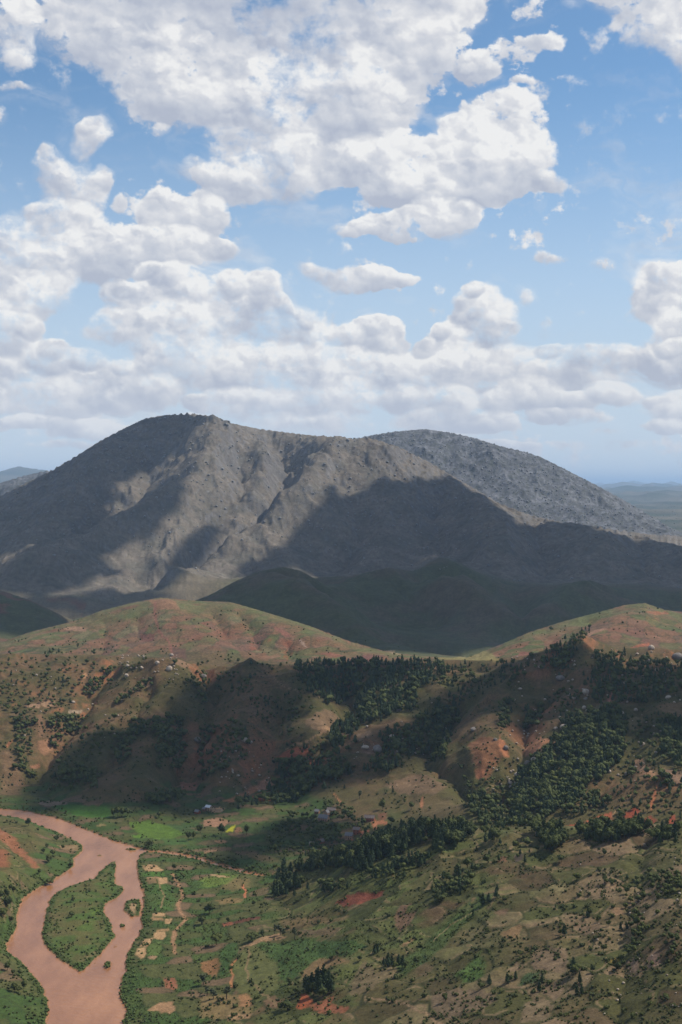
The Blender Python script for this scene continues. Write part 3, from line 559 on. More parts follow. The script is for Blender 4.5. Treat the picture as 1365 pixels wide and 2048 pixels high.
G_, T_, P_ = c3(.075, .17, .025), c3(.40, .27, .155), c3(.17, .10, .065)
PATCH = [   # traced plots: outline in photo pixels, colour, softness (m), nearest distance
 ([(258, 1644), (300, 1641), (340, 1652), (372, 1668), (345, 1677), (312, 1679), (290, 1673), (262, 1656)], c3(.082, .150, .028), 1.2, 0),
 ([(262, 1670), (285, 1669), (288, 1677), (268, 1676)], c3(.09, .18, .03), 1, 0),
 ([(100, 1611), (150, 1609), (215, 1612), (225, 1626), (215, 1635), (170, 1634), (120, 1622)], c3(.045, .115, .022), 2, 0),
 ([(330, 1648), (372, 1650), (398, 1664), (375, 1670)], c3(.045, .085, .03), 2, 0),
 ([(318, 1678), (370, 1676), (380, 1688), (345, 1690)], c3(.05, .10, .03), 2, 0),
 ([(75, 1604), (100, 1601), (137, 1605), (132, 1609), (80, 1610)], c3(.22, .17, .13), 1, 0),
 ([(408, 1640), (440, 1634), (460, 1644), (448, 1654), (408, 1653)], c3(.30, .18, .12), 1, 0),
 ([(452, 1663), (465, 1652), (472, 1650), (466, 1664)], c3(.33, .34, .03), .6, 0),
 ([(471, 1655), (481, 1654), (487, 1664), (470, 1666)], c3(.20, .11, .07), .8, 0),
 ([(426, 1682), (452, 1680), (455, 1685), (440, 1687)], c3(.30, .19, .12), .8, 0),
 ([(408, 1702), (435, 1698), (436, 1702), (410, 1707)], c3(.30, .19, .12), .8, 0),
 ([(486, 1708), (510, 1706), (540, 1712), (556, 1722), (520, 1722)], c3(.15, .115, .06), 2, 0),
 ([(192, 1650), (208, 1647), (212, 1651), (198, 1653)], c3(.22, .18, .09), .8, 0),
 ([(213, 1684), (240, 1682), (262, 1687), (258, 1690), (235, 1689)], c3(.35, .27, .19), .8, 0),
 ([(282, 1731), (311, 1729), (328, 1741), (318, 1743), (292, 1743)], T_, .7, 0),
 ([(293, 1755), (335, 1755), (336, 1766), (318, 1769), (316, 1758), (296, 1759)], T_, .7, 0),
 ([(290, 1759), (313, 1757), (315, 1767), (296, 1768)], c3(.20, .14, .08), .7, 0),
 ([(283, 1745), (330, 1745), (331, 1753), (290, 1754)], c3(.06, .13, .03), .7, 0),
 ([(305, 1827), (327, 1825), (332, 1833), (306, 1834)], T_, .7, 0),
 ([(302, 1835), (325, 1835), (330, 1841), (303, 1841)], c3(.30, .2, .11), .7, 0),
 ([(331, 1838), (346, 1837), (340, 1848), (330, 1847)], T_, .6, 0),
 ([(312, 1859), (338, 1857), (337, 1862), (314, 1864)], c3(.30, .20, .11), .6, 0),
 ([(307, 1865), (330, 1863), (333, 1872), (326, 1880), (308, 1876)], T_, .6, 0),
 ([(288, 1879), (308, 1876), (300, 1889), (293, 1896), (280, 1893)], T_, .7, 0),
 ([(275, 1896), (294, 1895), (292, 1913), (282, 1918), (270, 1910)], T_, .7, 0),
 ([(295, 1912), (315, 1913), (310, 1918), (298, 1917)], c3(.3, .2, .13), .5, 0),
 ([(296, 1891), (322, 1882), (324, 1900), (318, 1910), (296, 1911)], c3(.075, .115, .035), 1, 0),
 ([(293, 1771), (345, 1770), (352, 1800), (350, 1820), (300, 1822), (290, 1795)], c3(.055, .105, .03), 3, 0),
 ([(325, 1955), (350, 1957), (358, 1976), (345, 1980), (330, 1975)], c3(.26, .11, .07), 1, 0),
 ([(296, 2020), (318, 2006), (345, 2003), (352, 2020), (340, 2028), (310, 2022)], c3(.32, .20, .12), 1, 0),
 ([(402, 1925), (430, 1917), (447, 1920), (440, 1935), (432, 1956), (420, 1950), (404, 1940)], c3(.22, .12, .06), .8, 0),
 ([(440, 1905), (455, 1888), (475, 1885), (478, 1902), (462, 1922), (455, 1945), (440, 1955)], c3(.042, .085, .026), 1.2, 0),
 ([(478, 1905), (500, 1890), (530, 1888), (548, 1905), (562, 1945), (555, 1975), (540, 1990), (500, 2010), (475, 1985), (465, 1940)], c3(.092, .105, .04), 2, 0),
 ([(400, 1995), (430, 1990), (478, 1990), (505, 2000), (503, 2030), (450, 2038), (400, 2035)], c3(.20, .15, .075), 2, 0),
 ([(478, 1988), (492, 1988), (505, 1998), (504, 2012), (480, 2014)], c3(.30, .17, .09), 1.2, 0),
 ([(455, 2028), (503, 2028), (500, 2036), (455, 2042)], c3(.33, .22, .13), 1.2, 0),
 ([(513, 1893), (520, 1883), (600, 1878), (680, 1885), (740, 1890), (700, 1912), (640, 1920), (618, 1940), (600, 1950), (575, 1965), (560, 1960), (555, 1925), (530, 1905)], c3(.048, .090, .028), 2, 0),
 ([(600, 1945), (640, 1916), (690, 1915), (700, 1925), (660, 1935), (630, 1950), (612, 1965)], c3(.19, .13, .07), 2, 0),
 ([(592, 2015), (603, 1987), (615, 1988), (628, 2003), (618, 2015), (600, 2018)], c3(.33, .10, .05), 1.0, 0),
 ([(618, 2012), (655, 1998), (668, 1993), (662, 2008), (700, 2015), (690, 2025), (640, 2028)], c3(.25, .10, .06), 1.5, 0),
 ([(530, 2000), (548, 1992), (562, 2004), (555, 2015), (535, 2012)], c3(.17, .11, .07), 2, 0),
 ([(460, 1755), (500, 1758), (500, 1775), (470, 1782), (440, 1778)], c3(.17, .135, .065), 3, 0),
 ([(400, 1757), (440, 1748), (478, 1750), (455, 1768), (410, 1776)], c3(.10, .155, .035), 3, 0),
 ([(430, 1800), (460, 1796), (490, 1797), (480, 1806), (440, 1808)], c3(.20, .15, .075), 2, 0),
 ([(416, 1748), (430, 1748), (462, 1754), (440, 1755)], c3(.36, .25, .15), .8, 0),
 ([(668, 1808), (690, 1792), (730, 1785), (765, 1782), (768, 1790), (735, 1800), (720, 1809), (690, 1812)], c3(.19, .062, .045), 1.5, 0),
 ([(445, 1848), (470, 1842), (500, 1835), (522, 1833), (520, 1838), (490, 1844), (465, 1850), (445, 1854)], c3(.12, .05, .04), 1, 0),
 ([(445, 1847), (465, 1843), (468, 1848), (448, 1853)], c3(.28, .11, .07), .8, 0),
 ([(560, 1840), (620, 1832), (700, 1830), (690, 1842), (640, 1848), (570, 1856)], c3(.16, .12, .065), 3, 0),
 ([(590, 1858), (680, 1855), (670, 1868), (620, 1872), (592, 1870)], c3(.125, .095, .058), 2, 0),
 ([(530, 1872), (560, 1868), (575, 1874), (530, 1882), (500, 1892), (480, 1895)], c3(.26, .18, .11), 1, 0),
 ([(790, 1832), (805, 1810), (822, 1810), (812, 1825), (835, 1820), (820, 1848), (800, 1865), (790, 1850)], c3(.145, .092, .065), 1.5, 0),
 ([(800, 1890), (825, 1876), (828, 1880), (812, 1892)], c3(.26, .17, .10), 1, 0),
 ([(755, 1945), (790, 1932), (805, 1950), (760, 1960), (745, 1980), (700, 1990), (705, 1955), (730, 1920)], c3(.155, .125, .075), 2, 0),
 ([(830, 1930), (860, 1925), (868, 1935), (850, 1955), (832, 1950)], c3(.135, .105, .062), 2, 0),
 ([(945, 1797), (955, 1795), (957, 1806), (942, 1808)], c3(.30, .19, .12), 1, 0),
 ([(925, 1821), (940, 1808), (950, 1812), (940, 1824)], c3(.26, .17, .11), 1, 0),
 ([(1000, 1866), (1040, 1848), (1045, 1855), (1035, 1878), (1010, 1878)], c3(.20, .135, .075), 1.5, 0),
 ([(1015, 1940), (1035, 1920), (1048, 1930), (1060, 1920), (1048, 1935), (1020, 1944)], c3(.20, .15, .10), 1.2, 0),
 ([(1040, 1960), (1055, 1946), (1080, 1945), (1080, 1962), (1040, 1970)], c3(.035, .07, .03), 1.5, 0),
 ([(1065, 1900), (1135, 1896), (1136, 1925), (1130, 1945), (1070, 1940), (1062, 1920)], c3(.165, .125, .085), 1.5, 0),
 ([(1090, 1965), (1130, 1960), (1128, 1985), (1110, 2000), (1085, 1985)], c3(.165, .125, .085), 1.5, 0),
 ([(1050, 2005), (1090, 1995), (1110, 2010), (1095, 2040), (1040, 2045)], c3(.165, .13, .085), 1.5, 0),
 ([(860, 1990), (920, 1975), (990, 1985), (990, 2005), (930, 2030), (870, 2040)], c3(.15, .115, .08), 2, 0),
 ([(1100, 1768), (1130, 1766), (1135, 1780), (1120, 1790), (1100, 1782)], c3(.19, .17, .09), 2, 0),
 ([(1210, 1770), (1238, 1768), (1235, 1778), (1215, 1776)], c3(.26, .19, .12), 1.2, 0),
 ([(1150, 1795), (1178, 1794), (1172, 1799), (1152, 1800)], c3(.33, .24, .15), .8, 0),
 ([(1180, 1742), (1230, 1735), (1250, 1742), (1225, 1752), (1185, 1750)], c3(.16, .135, .08), 2, 0),
 ([(1255, 1925), (1278, 1920), (1276, 1940), (1268, 1945), (1255, 1945)], c3(.23, .17, .13), 1.5, 0),
 ([(1295, 1910), (1320, 1905), (1322, 1935), (1300, 1940)], c3(.21, .15, .125), 2, 0),
 ([(1220, 1920), (1243, 1917), (1240, 1930), (1222, 1925)], c3(.24, .19, .06), 1.5, 0),
 ([(1030, 1710), (1050, 1706), (1045, 1720), (1028, 1725)], c3(.06, .05, .045), 1.5, 0),
 ([(995, 1715), (1015, 1712), (1015, 1723), (998, 1724)], c3(.15, .085, .055), 1.5, 0),
 ([(910, 1757), (930, 1753), (928, 1770), (910, 1773)], c3(.15, .085, .06), 2, 0),
 ([(990, 1822), (1015, 1820), (1012, 1830), (995, 1830)], c3(.15, .10, .07), 2, 0),
 ([(1150, 1850), (1200, 1845), (1205, 1865), (1160, 1868)], c3(.165, .12, .08), 2, 0),
 ([(1225, 1815), (1245, 1815), (1248, 1830), (1228, 1832)], c3(.24, .16, .10), 2, 0),
 ([(880, 1860), (960, 1790), (990, 1790), (920, 1855), (860, 1920), (800, 1960), (790, 1930)], c3(.060, .100, .032), 3, 0),
 ([(910, 1950), (960, 1905), (970, 1930), (965, 1955), (930, 1965)], c3(.065, .125, .035), 3, 0),
 # beyond the near crest
 ([(1128, 1653), (1170, 1645), (1178, 1655), (1150, 1658)], c3(.36, .095, .05), 1, 1350),
 ([(1168, 1644), (1200, 1631), (1224, 1624), (1226, 1634), (1190, 1645)], c3(.40, .13, .07), 1, 1350),
 ([(1190, 1645), (1226, 1635), (1226, 1650), (1195, 1655)], c3(.22, .085, .06), 2, 1350),
 ([(1245, 1630), (1275, 1612), (1280, 1622), (1270, 1635), (1250, 1637)], c3(.30, .075, .045), 1.5, 1350),
 ([(1285, 1640), (1300, 1632), (1315, 1640), (1308, 1650), (1290, 1648)], c3(.26, .075, .045), 2, 1350),
 ([(1335, 1640), (1350, 1628), (1352, 1645), (1340, 1652)], c3(.32, .085, .05), 1, 1350),
 ([(1300, 1606), (1308, 1585), (1313, 1568), (1316, 1570), (1310, 1600), (1303, 1622)], c3(.42, .17, .09), 1, 1350),
 ([(1275, 1545), (1295, 1530), (1310, 1545), (1312, 1565), (1300, 1562), (1290, 1550)], c3(.38, .23, .14), 2, 1350),
 ([(970, 1614), (1000, 1612), (1025, 1622), (1018, 1640), (995, 1640), (985, 1625)], c3(.14, .15, .07), 2, 1350),
 ([(992, 1616), (1005, 1612), (1007, 1622), (998, 1623)], c3(.33, .28, .2), 1, 1350),
 ([(766, 1572), (830, 1548), (860, 1552), (895, 1575), (870, 1590), (800, 1588)], c3(.19, .13, .085), 3, 1500),
 ([(800, 1592), (870, 1592), (900, 1600), (940, 1640), (965, 1660), (930, 1655), (880, 1640), (830, 1620)], c3(.145, .115, .062), 4, 1500),
 ([(840, 1605), (845, 1592), (848, 1592), (846, 1615), (842, 1618)], c3(.33, .16, .09), .8, 1500),
 ([(752, 1668), (742, 1640), (775, 1642), (775, 1648), (755, 1650)], c3(.42, .18, .10), .8, 1450),
 ([(722, 1664), (740, 1660), (735, 1672), (722, 1672)], c3(.45, .18, .10), .8, 1450),
 ([(695, 1678), (708, 1676), (708, 1681), (696, 1681)], c3(.42, .17, .10), .6, 1450),
 ([(755, 1625), (775, 1625), (775, 1640), (758, 1640)], c3(.19, .095, .06), 2, 1500),
 ([(503, 1592), (525, 1584), (553, 1580), (557, 1586), (545, 1600), (520, 1602)], c3(.27, .085, .045), 1.5, 1500),
 ([(445, 1600), (480, 1588), (505, 1572), (530, 1556), (540, 1565), (520, 1580), (490, 1594), (460, 1606)], c3(.30, .15, .085), 2, 1500),
 ([(510, 1572), (535, 1552), (550, 1570), (530, 1580)], c3(.32, .19, .13), 2, 1500),
 ([(426, 1618), (440, 1614), (452, 1618), (436, 1626), (424, 1624)], c3(.55, .33, .18), .6, 1500),
 ([(555, 1513), (575, 1500), (600, 1495), (620, 1490), (616, 1510), (590, 1520), (575, 1518)], c3(.27, .095, .055), 1.5, 1500),
 ([(583, 1520), (600, 1515), (635, 1520), (625, 1532), (600, 1535)], c3(.24, .10, .065), 2, 1500),
 ([(610, 1440), (660, 1420), (688, 1445), (680, 1460), (650, 1468), (632, 1460), (615, 1455)], c3(.19, .13, .085), 3, 1500),
 ([(635, 1455), (650, 1452), (668, 1460), (655, 1467), (640, 1466)], c3(.30, .20, .12), 1.5, 1500),
 ([(715, 1370), (740, 1368), (735, 1390), (720, 1408), (708, 1400)], c3(.12, .15, .06), 1, 1500),
 ([(685, 1425), (712, 1395), (715, 1402), (700, 1430), (690, 1440)], c3(.10, .10, .045), 2, 1500),
 ([(715, 1467), (742, 1460), (745, 1468), (720, 1482)], c3(.24, .17, .11), 1.5, 1500),
 ([(722, 1495), (745, 1490), (762, 1490), (750, 1505), (735, 1508)], c3(.22, .15, .11), 1.5, 1500),
 ([(848, 1375), (880, 1355), (915, 1375), (938, 1385), (920, 1400), (880, 1405)], c3(.15, .115, .06), 3, 1500),
 ([(870, 1365), (900, 1362), (930, 1378), (900, 1385)], c3(.12, .13, .05), 3, 1500),
 ([(935, 1490), (960, 1475), (1005, 1480), (1020, 1510), (1000, 1520), (975, 1560), (950, 1530)], c3(.22, .105, .06), 3, 1500),
 ([(1000, 1470), (1012, 1490), (1020, 1515), (1006, 1512), (996, 1485)], c3(.36, .16, .085), 1.5, 1500),
 ([(1045, 1500), (1062, 1470), (1075, 1475), (1110, 1480), (1085, 1492), (1070, 1510), (1050, 1512)], c3(.33, .17, .10), 1.5, 1500),
 ([(950, 1540), (970, 1540), (968, 1560), (955, 1558)], c3(.36, .16, .09), 1.5, 1500),
 ([(1055, 1440), (1085, 1420), (1087, 1430), (1078, 1450)], c3(.30, .15, .09), 1.5, 1500),
 ([(1215, 1395), (1232, 1372), (1230, 1385), (1222, 1400), (1228, 1415), (1218, 1412)], c3(.35, .16, .12), 1.2, 1500),
 ([(1270, 1520), (1285, 1515), (1292, 1530), (1280, 1545), (1270, 1535)], c3(.42, .27, .18), 1.2, 1500),
 ([(1255, 1435), (1285, 1430), (1285, 1460), (1260, 1465)], c3(.20, .17, .095), 3, 1500),
 ([(1315, 1412), (1365, 1405), (1365, 1440), (1335, 1435)], c3(.19, .13, .075), 3, 1500),
 ([(1328, 1536), (1365, 1545), (1365, 1568), (1340, 1560)], c3(.22, .15, .11), 2, 1500),
 ([(50, 1410), (80, 1405), (82, 1416), (52, 1416)], c3(.30, .20, .14), 1.2, 1500),
 ([(82, 1403), (110, 1402), (112, 1413), (85, 1412)], c3(.34, .23, .15), 1.2, 1500),
 ([(135, 1421), (165, 1420), (163, 1427), (137, 1427)], c3(.33, .27, .2), 1, 1500),
 ([(76, 1482), (105, 1476), (107, 1500), (90, 1512), (78, 1500)], c3(.28, .16, .10), 1.5, 1500),
 ([(60, 1530), (80, 1525), (80, 1535), (62, 1537)], c3(.27, .14, .09), 1.2, 1500),
 ([(12, 1492), (25, 1478), (28, 1482), (14, 1496)], c3(.34, .15, .08), 1, 1500),
 ([(75, 1430), (85, 1428), (90, 1470), (78, 1475)], c3(.20, .125, .08), 2, 1500),
 ([(0, 1500), (20, 1500), (50, 1560), (40, 1590), (0, 1590)], c3(.185, .12, .075), 6, 1500),
 ([(340, 1330), (375, 1326), (390, 1332), (370, 1337)], c3(.22, .15, .10), 1.5, 1500),
 ([(270, 1370), (290, 1358), (305, 1358), (300, 1375), (285, 1372)], c3(.36, .24, .15), 1.0, 1500),
 ([(165, 1350), (172, 1345), (175, 1355), (167, 1358)], c3(.40, .24, .14), .8, 1500),
 ([(930, 1312), (1000, 1318), (1000, 1324), (930, 1320), (870, 1318)], c3(.26, .22, .09), 2, 2000),
 ([(360, 1565), (395, 1560), (395, 1575), (365, 1580)], c3(.24, .12, .085), 2, 1500),
 # striped hill
 ([(125, 1258), (150, 1252), (175, 1256), (172, 1264), (140, 1260)], c3(.34, .20, .12), 1.5, 2540),
 ([(285, 1203), (320, 1198), (345, 1200), (360, 1222), (312, 1220), (315, 1245), (308, 1240), (308, 1210)], c3(.30, .155, .09), 2.5, 2540),
 ([(280, 1270), (310, 1266), (308, 1283), (282, 1282)], c3(.17, .075, .055), 1.5, 2540),
 ([(345, 1295), (372, 1296), (373, 1318), (344, 1315)], c3(.15, .085, .06), 1.5, 2540),
 ([(545, 1255), (560, 1256), (584, 1272), (572, 1274)], c3(.27, .12, .085), 1.5, 2540),
 ([(598, 1278), (608, 1284), (616, 1296), (604, 1290)], c3(.38, .26, .19), 1.0, 2540),
 ([(630, 1275), (660, 1275), (670, 1282), (640, 1284)], c3(.22, .12, .075), 2, 2540),
 ([(770, 1302), (790, 1300), (803, 1308), (785, 1309)], c3(.36, .26, .15), 1.5, 2540),
 ([(640, 1308), (660, 1304), (690, 1312), (670, 1316)], c3(.26, .11, .07), 2, 2540),
 ([(700, 1318), (740, 1308), (770, 1312), (740, 1322)], c3(.19, .09, .07), 2, 2400),
 ([(1025, 1315), (1042, 1303), (1060, 1304), (1060, 1318)], c3(.24, .10, .07), 2, 2400),
 ([(1170, 1270), (1190, 1260), (1210, 1255), (1205, 1262), (1180, 1272)], c3(.34, .19, .12), 2, 2400),
 ([(1085, 1302), (1125, 1288), (1128, 1294), (1090, 1308)], c3(.28, .15, .09), 1.5, 2400),
 ([(1262, 1300), (1275, 1290), (1300, 1285), (1300, 1292), (1270, 1302)], c3(.32, .11, .06), 1.2, 2400),
 ([(1290, 1224), (1330, 1222), (1340, 1228), (1310, 1230)], c3(.30, .13, .07), 2, 2400),
 # far left red earth on the river hill
 ([(-10, 1655), (10, 1662), (40, 1690), (60, 1712), (80, 1735), (70, 1738), (30, 1705), (-10, 1670)], c3(.27, .115, .07), 2.5, 0),
 ([(-20, 1700), (15, 1700), (20, 1735), (-20, 1740)], c3(.22, .085, .05), 4, 0),
 ([(115, 1690), (158, 1690), (160, 1703), (125, 1698)], c3(.24, .17, .10), 1.5, 0),
 ([(20, 1810), (35, 1808), (35, 1825), (22, 1825)], c3(.26, .19, .12), 1, 0),
 ([(165, 1906), (198, 1901), (200, 1912), (170, 1917)], c3(.22, .16, .10), 1, 0),
 ([(150, 1835), (190, 1830), (200, 1860), (170, 1880), (150, 1870)], c3(.085, .115, .03), 4, 0),
 ([(180, 1817), (200, 1815), (200, 1828), (185, 1828)], c3(.11, .17, .03), 2, 0),
 ([(255, 1808), (275, 1806), (272, 1830), (258, 1830)], c3(.40, .27, .17), 1.5, 0),
]
patch_noise = 1 + .13 * fbm(GX / 3.5, GY / 3.5, 2, 444) + .12 * n3
for poly, col, soft, dmin in PATCH:
    col = col * (.90 if col[1] < col[0] else 1.05)
    w = to_world(poly, dmin)
    if len(w) < 3: continue
    lo = w.min(0) - 12; hi = w.max(0) + 12
    sel = (GX > lo[0]) & (GX < hi[0]) & (GY > lo[1]) & (GY < hi[1])
    if not sel.any(): continue
    xx = GX[sel] + 1.6 * n3[sel] * min(soft, 2) ; yy = GY[sel] + 2.5 * n3[sel] * min(soft, 2)
    s = np.where(inside(w, xx, yy), 1, -1) * dist_poly(w, xx, yy)
    a = sstep(-soft, soft, s) * (0.9 if soft < 2.5 else .8)
    C[sel] = mix(C[sel], col * patch_noise[sel][..., None], a)
    if soft <= 1.5 and dmin == 0:                        # dark weedy edge round a plot
        e = np.exp(-((s + 1.2) / 1.0) ** 2) * (n3[sel] > -.25); C[sel] = mix(C[sel], c3(.038, .05, .02) + 0 * C[sel], e * .5)
# tracks and paths: course, half width (m), colour, nearest distance
PATHS = [
 ([(345, 1748), (358, 1770), (366, 1792), (356, 1812), (362, 1825), (375, 1838), (362, 1850), (350, 1862), (344, 1885), (350, 1908)], 1.5, c3(.27, .165, .10), 0),
 ([(488, 1769), (492, 1780), (490, 1796)], 1.0, c3(.42, .16, .09), 0),
 ([(477, 1915), (465, 1928), (463, 1950), (466, 1975)], .8, c3(.38, .18, .09), 0),
 ([(498, 1895), (495, 1930), (497, 1955), (512, 1975), (555, 2008)], .8, c3(.20, .15, .085), 0),
 ([(500, 1892), (530, 1878), (560, 1868)], 1.5, c3(.27, .18, .11), 0),
 ([(740, 1995), (800, 2005), (860, 2030), (885, 2048)], .9, c3(.24, .17, .11), 0),
 ([(865, 1885), (900, 1850), (960, 1818)], .5, c3(.26, .20, .12), 0),
 ([(317, 1758), (320, 1775), (328, 1790), (322, 1815)], .6, c3(.24, .17, .10), 0),
 ([(667, 1588), (680, 1600), (682, 1612)], .8, c3(.33, .16, .09), 1500),
 ([(570, 1500), (590, 1490), (620, 1480), (640, 1470), (665, 1462)], .9, c3(.28, .18, .11), 1500),
 ([(765, 1580), (810, 1567), (850, 1572)], .8, c3(.28, .2, .13), 1500),
 ([(1226, 1630), (1240, 1612), (1255, 1600), (1262, 1590)], .9, c3(.36, .24, .14), 1350),
 ([(860, 1660), (900, 1640)], .4, c3(.3, .2, .1), 0),
 ([(310, 1203), (312, 1240), (320, 1265), (340, 1285), (345, 1310)], 1.6, c3(.24, .10, .07), 2540),
 ([(1000, 1560), (960, 1600)], .6, c3(.28, .2, .13), 1500),
 ([(1065, 1495), (1085, 1500), (1110, 1485), (1118, 1481)], 1.3, c3(.36, .18, .11), 1500),
 ([(535, 1350), (560, 1368), (600, 1385)], .8, c3(.2, .15, .1), 1500),
]
for pts, wd, col, dmin in PATHS:
    w = to_world(pts, dmin)
    if len(w) < 2: continue
    lo = w.min(0) - 12; hi = w.max(0) + 12
    sel = (GX > lo[0]) & (GX < hi[0]) & (GY > lo[1]) & (GY < hi[1])
    d = dist_poly(w, GX[sel] + 3 * n2[sel], GY[sel] + 5 * n2[sel], False)
    C[sel] = mix(C[sel], col + 0 * C[sel], sstep(wd * 1.7, wd * .5, d) * .9)
# river margin: wet mud at the water's edge, lush green behind it
near_bank = np.exp(-(np.clip(-SDW - 1.5, 0, 99) / 5.0) ** 2) * (SDW > -40)
C[:] = mix(C, c3(.050, .078, .026) * (1 + .3 * n3)[..., None], near_bank * .8 * (SDW < -.8))
islm = (SDW > -60) & inside(isle_w, GX, GY)
C[:] = mix(C, mix(c3(.105, .100, .042) + 0 * C, c3(.062, .105, .028) + 0 * C, sstep(-.25, .25, n2 + n1)), islm * sstep(-5, -9, SDW) * .75)
C[:] = mix(C, c3(.25, .14, .085) + 0 * C, (SDW > -1.3) * 1.0)
bar = np.zeros(GX.shape, bool)
C *= (1 + .16 * n3 + .12 * n2)[..., None]
C *= mix(np.ones(3) + 0 * C, c3(1.10, 1.0, .88) + 0 * C, sstep(12.2, 11.8, lt))
C = np.clip(C * np.where(lt < 6.5, .93, np.where(lt < 14, .82, .86))[..., None], .010, .62)

# ------------------------------------------------------------------ materials
def new_mat(name, rough=.9, spec=.2):
    m = bpy.data.materials.new(name); m.use_nodes = True; nt = m.node_tree; b = nt.nodes['Principled BSDF']
    b.inputs['Roughness'].default_value = rough; b.inputs['Specular IOR Level'].default_value = spec
    return m, nt, b
def ground_mat(name, s_fine, s_mid, bump, amt=.5):
    m, nt, b = new_mat(name, .95, .1); N = nt.nodes; L = nt.links
    at = N.new('ShaderNodeAttribute'); at.attribute_name = 'albedo'
    tc = N.new('ShaderNodeNewGeometry')
    a = N.new('ShaderNodeTexNoise'); a.inputs['Scale'].default_value = 1 / s_fine; a.inputs['Detail'].default_value = 6; a.inputs['Roughness'].default_value = .65
    c = N.new('ShaderNodeTexNoise'); c.inputs['Scale'].default_value = 1 / s_mid; c.inputs['Detail'].default_value = 4
    for t in (a, c): L.new(tc.outputs['Position'], t.inputs['Vector'])
    r1 = N.new('ShaderNodeMapRange'); r1.inputs['From Min'].default_value = .3; r1.inputs['From Max'].default_value = .7; r1.inputs['To Min'].default_value = 1 - amt; r1.inputs['To Max'].default_value = 1 + amt
    L.new(a.outputs['Fac'], r1.inputs['Value'])
    r2 = N.new('ShaderNodeMapRange'); r2.inputs['From Min'].default_value = .3; r2.inputs['From Max'].default_value = .7; r2.inputs['To Min'].default_value = .85; r2.inputs['To Max'].default_value = 1.15
    L.new(c.outputs['Fac'], r2.inputs['Value'])
    mu = N.new('ShaderNodeMath'); mu.operation = 'MULTIPLY'; L.new(r1.outputs[0], mu.inputs[0]); L.new(r2.outputs[0], mu.inputs[1])
    vm_ = N.new('ShaderNodeVectorMath'); vm_.operation = 'SCALE'; L.new(at.outputs['Color'], vm_.inputs[0]); L.new(mu.outputs[0], vm_.inputs['Scale'])
    L.new(vm_.outputs[0], b.inputs['Base Color'])
    bp = N.new('ShaderNodeBump'); bp.inputs['Strength'].default_value = .8; bp.inputs['Distance'].default_value = bump
    L.new(a.outputs['Fac'], bp.inputs['Height']); L.new(bp.outputs[0], b.inputs['Normal'])
    return m

def tag(o, label=None, cat=None, group=None, kind=None):
    for k, v in (('label', label), ('category', cat), ('group', group), ('kind', kind)):
        if v: o[k] = v
    return o
def grid_object(name, r0, r1, mat, label):
    n = r1 - r0; P = np.stack([GX[r0:r1], GY[r0:r1], GZ[r0:r1]], -1).reshape(-1, 3)
    idx = np.arange(n * NC).reshape(n, NC)
    q = np.stack([idx[:-1, :-1], idx[:-1, 1:], idx[1:, 1:], idx[1:, :-1]], -1).reshape(-1, 4)
    me = bpy.data.meshes.new(name); me.vertices.add(len(P)); me.vertices.foreach_set('co', P.astype(np.float32).ravel())
    me.loops.add(q.size); me.loops.foreach_set('vertex_index', q.astype(np.int32).ravel())
    me.polygons.add(len(q)); me.polygons.foreach_set('loop_start', np.arange(0, q.size, 4, dtype=np.int32)); me.polygons.foreach_set('loop_total', np.full(len(q), 4, np.int32))
    me.polygons.foreach_set('use_smooth', np.ones(len(q), bool))
    at = me.attributes.new('albedo', 'FLOAT_COLOR', 'POINT')
    cc_ = np.concatenate([C[r0:r1].reshape(-1, 3), np.ones((n * NC, 1))], 1)
    at.data.foreach_set('color', cc_.astype(np.float32).ravel())
    me.update(calc_edges=True); me.materials.append(mat)
    o = bpy.data.objects.new(name, me); COL.objects.link(o); tag(o, label, kind='structure'); return o
FR = first_row + [NR]
cut = [0, FR[12], FR[14], FR[18], FR[21], FR[23], NR - 1]
mats = [ground_mat('soil_and_grass', 1.7, 8, .6, .42), ground_mat('hill_soil', 4, 22, 1.1, .5), ground_mat('hill_grass', 9, 40, 1.5, .25),
        ground_mat('mountain_granite', 20, 110, 5, .30), ground_mat('far_granite', 26, 120, 6, .35), ground_mat('far_land', 80, 500, 5, .25)]
names = [('ground', 'valley ground with fields and brown slopes'), ('hill', 'green hills striped with red soil plots'), ('hill', 'dark green foothills under the mountain'),
         ('mountain', 'broad grey brown granite mountain'), ('mountain', 'bluish granite mountain behind the main one'), ('plain', 'far blue plain with low hills')]
for i, (nm, lb) in enumerate(names): grid_object(nm, cut[i], cut[i + 1] + 1, mats[i], lb)

# river
m, nt, b = new_mat('muddy_water', .24, .38); N = nt.nodes; L = nt.links
tc = N.new('ShaderNodeNewGeometry'); mp = N.new('ShaderNodeMapping'); mp.inputs['Scale'].default_value = (.05, .015, .05); L.new(tc.outputs['Position'], mp.inputs[0])
no = N.new('ShaderNodeTexNoise'); no.inputs['Scale'].default_value = 1; no.inputs['Detail'].default_value = 5; L.new(mp.outputs[0], no.inputs['Vector'])
cr = N.new('ShaderNodeValToRGB'); cr.color_ramp.elements[0].position = .3; cr.color_ramp.elements[0].color = (.235, .098, .038, 1); cr.color_ramp.elements[1].position = .7; cr.color_ramp.elements[1].color = (.365, .165, .070, 1)
L.new(no.outputs['Fac'], cr.inputs[0])
mp3 = N.new('ShaderNodeMapping'); mp3.inputs['Scale'].default_value = (.16, .5, .2); L.new(tc.outputs['Position'], mp3.inputs[0])
n5 = N.new('ShaderNodeTexNoise'); n5.inputs['Detail'].default_value = 6; n5.inputs['Scale'].default_value = 1; L.new(mp3.outputs[0], n5.inputs['Vector'])
r5 = N.new('ShaderNodeMapRange'); r5.inputs['From Min'].default_value = .66; r5.inputs['From Max'].default_value = .76; r5.inputs['To Max'].default_value = .5; L.new(n5.outputs['Fac'], r5.inputs['Value'])
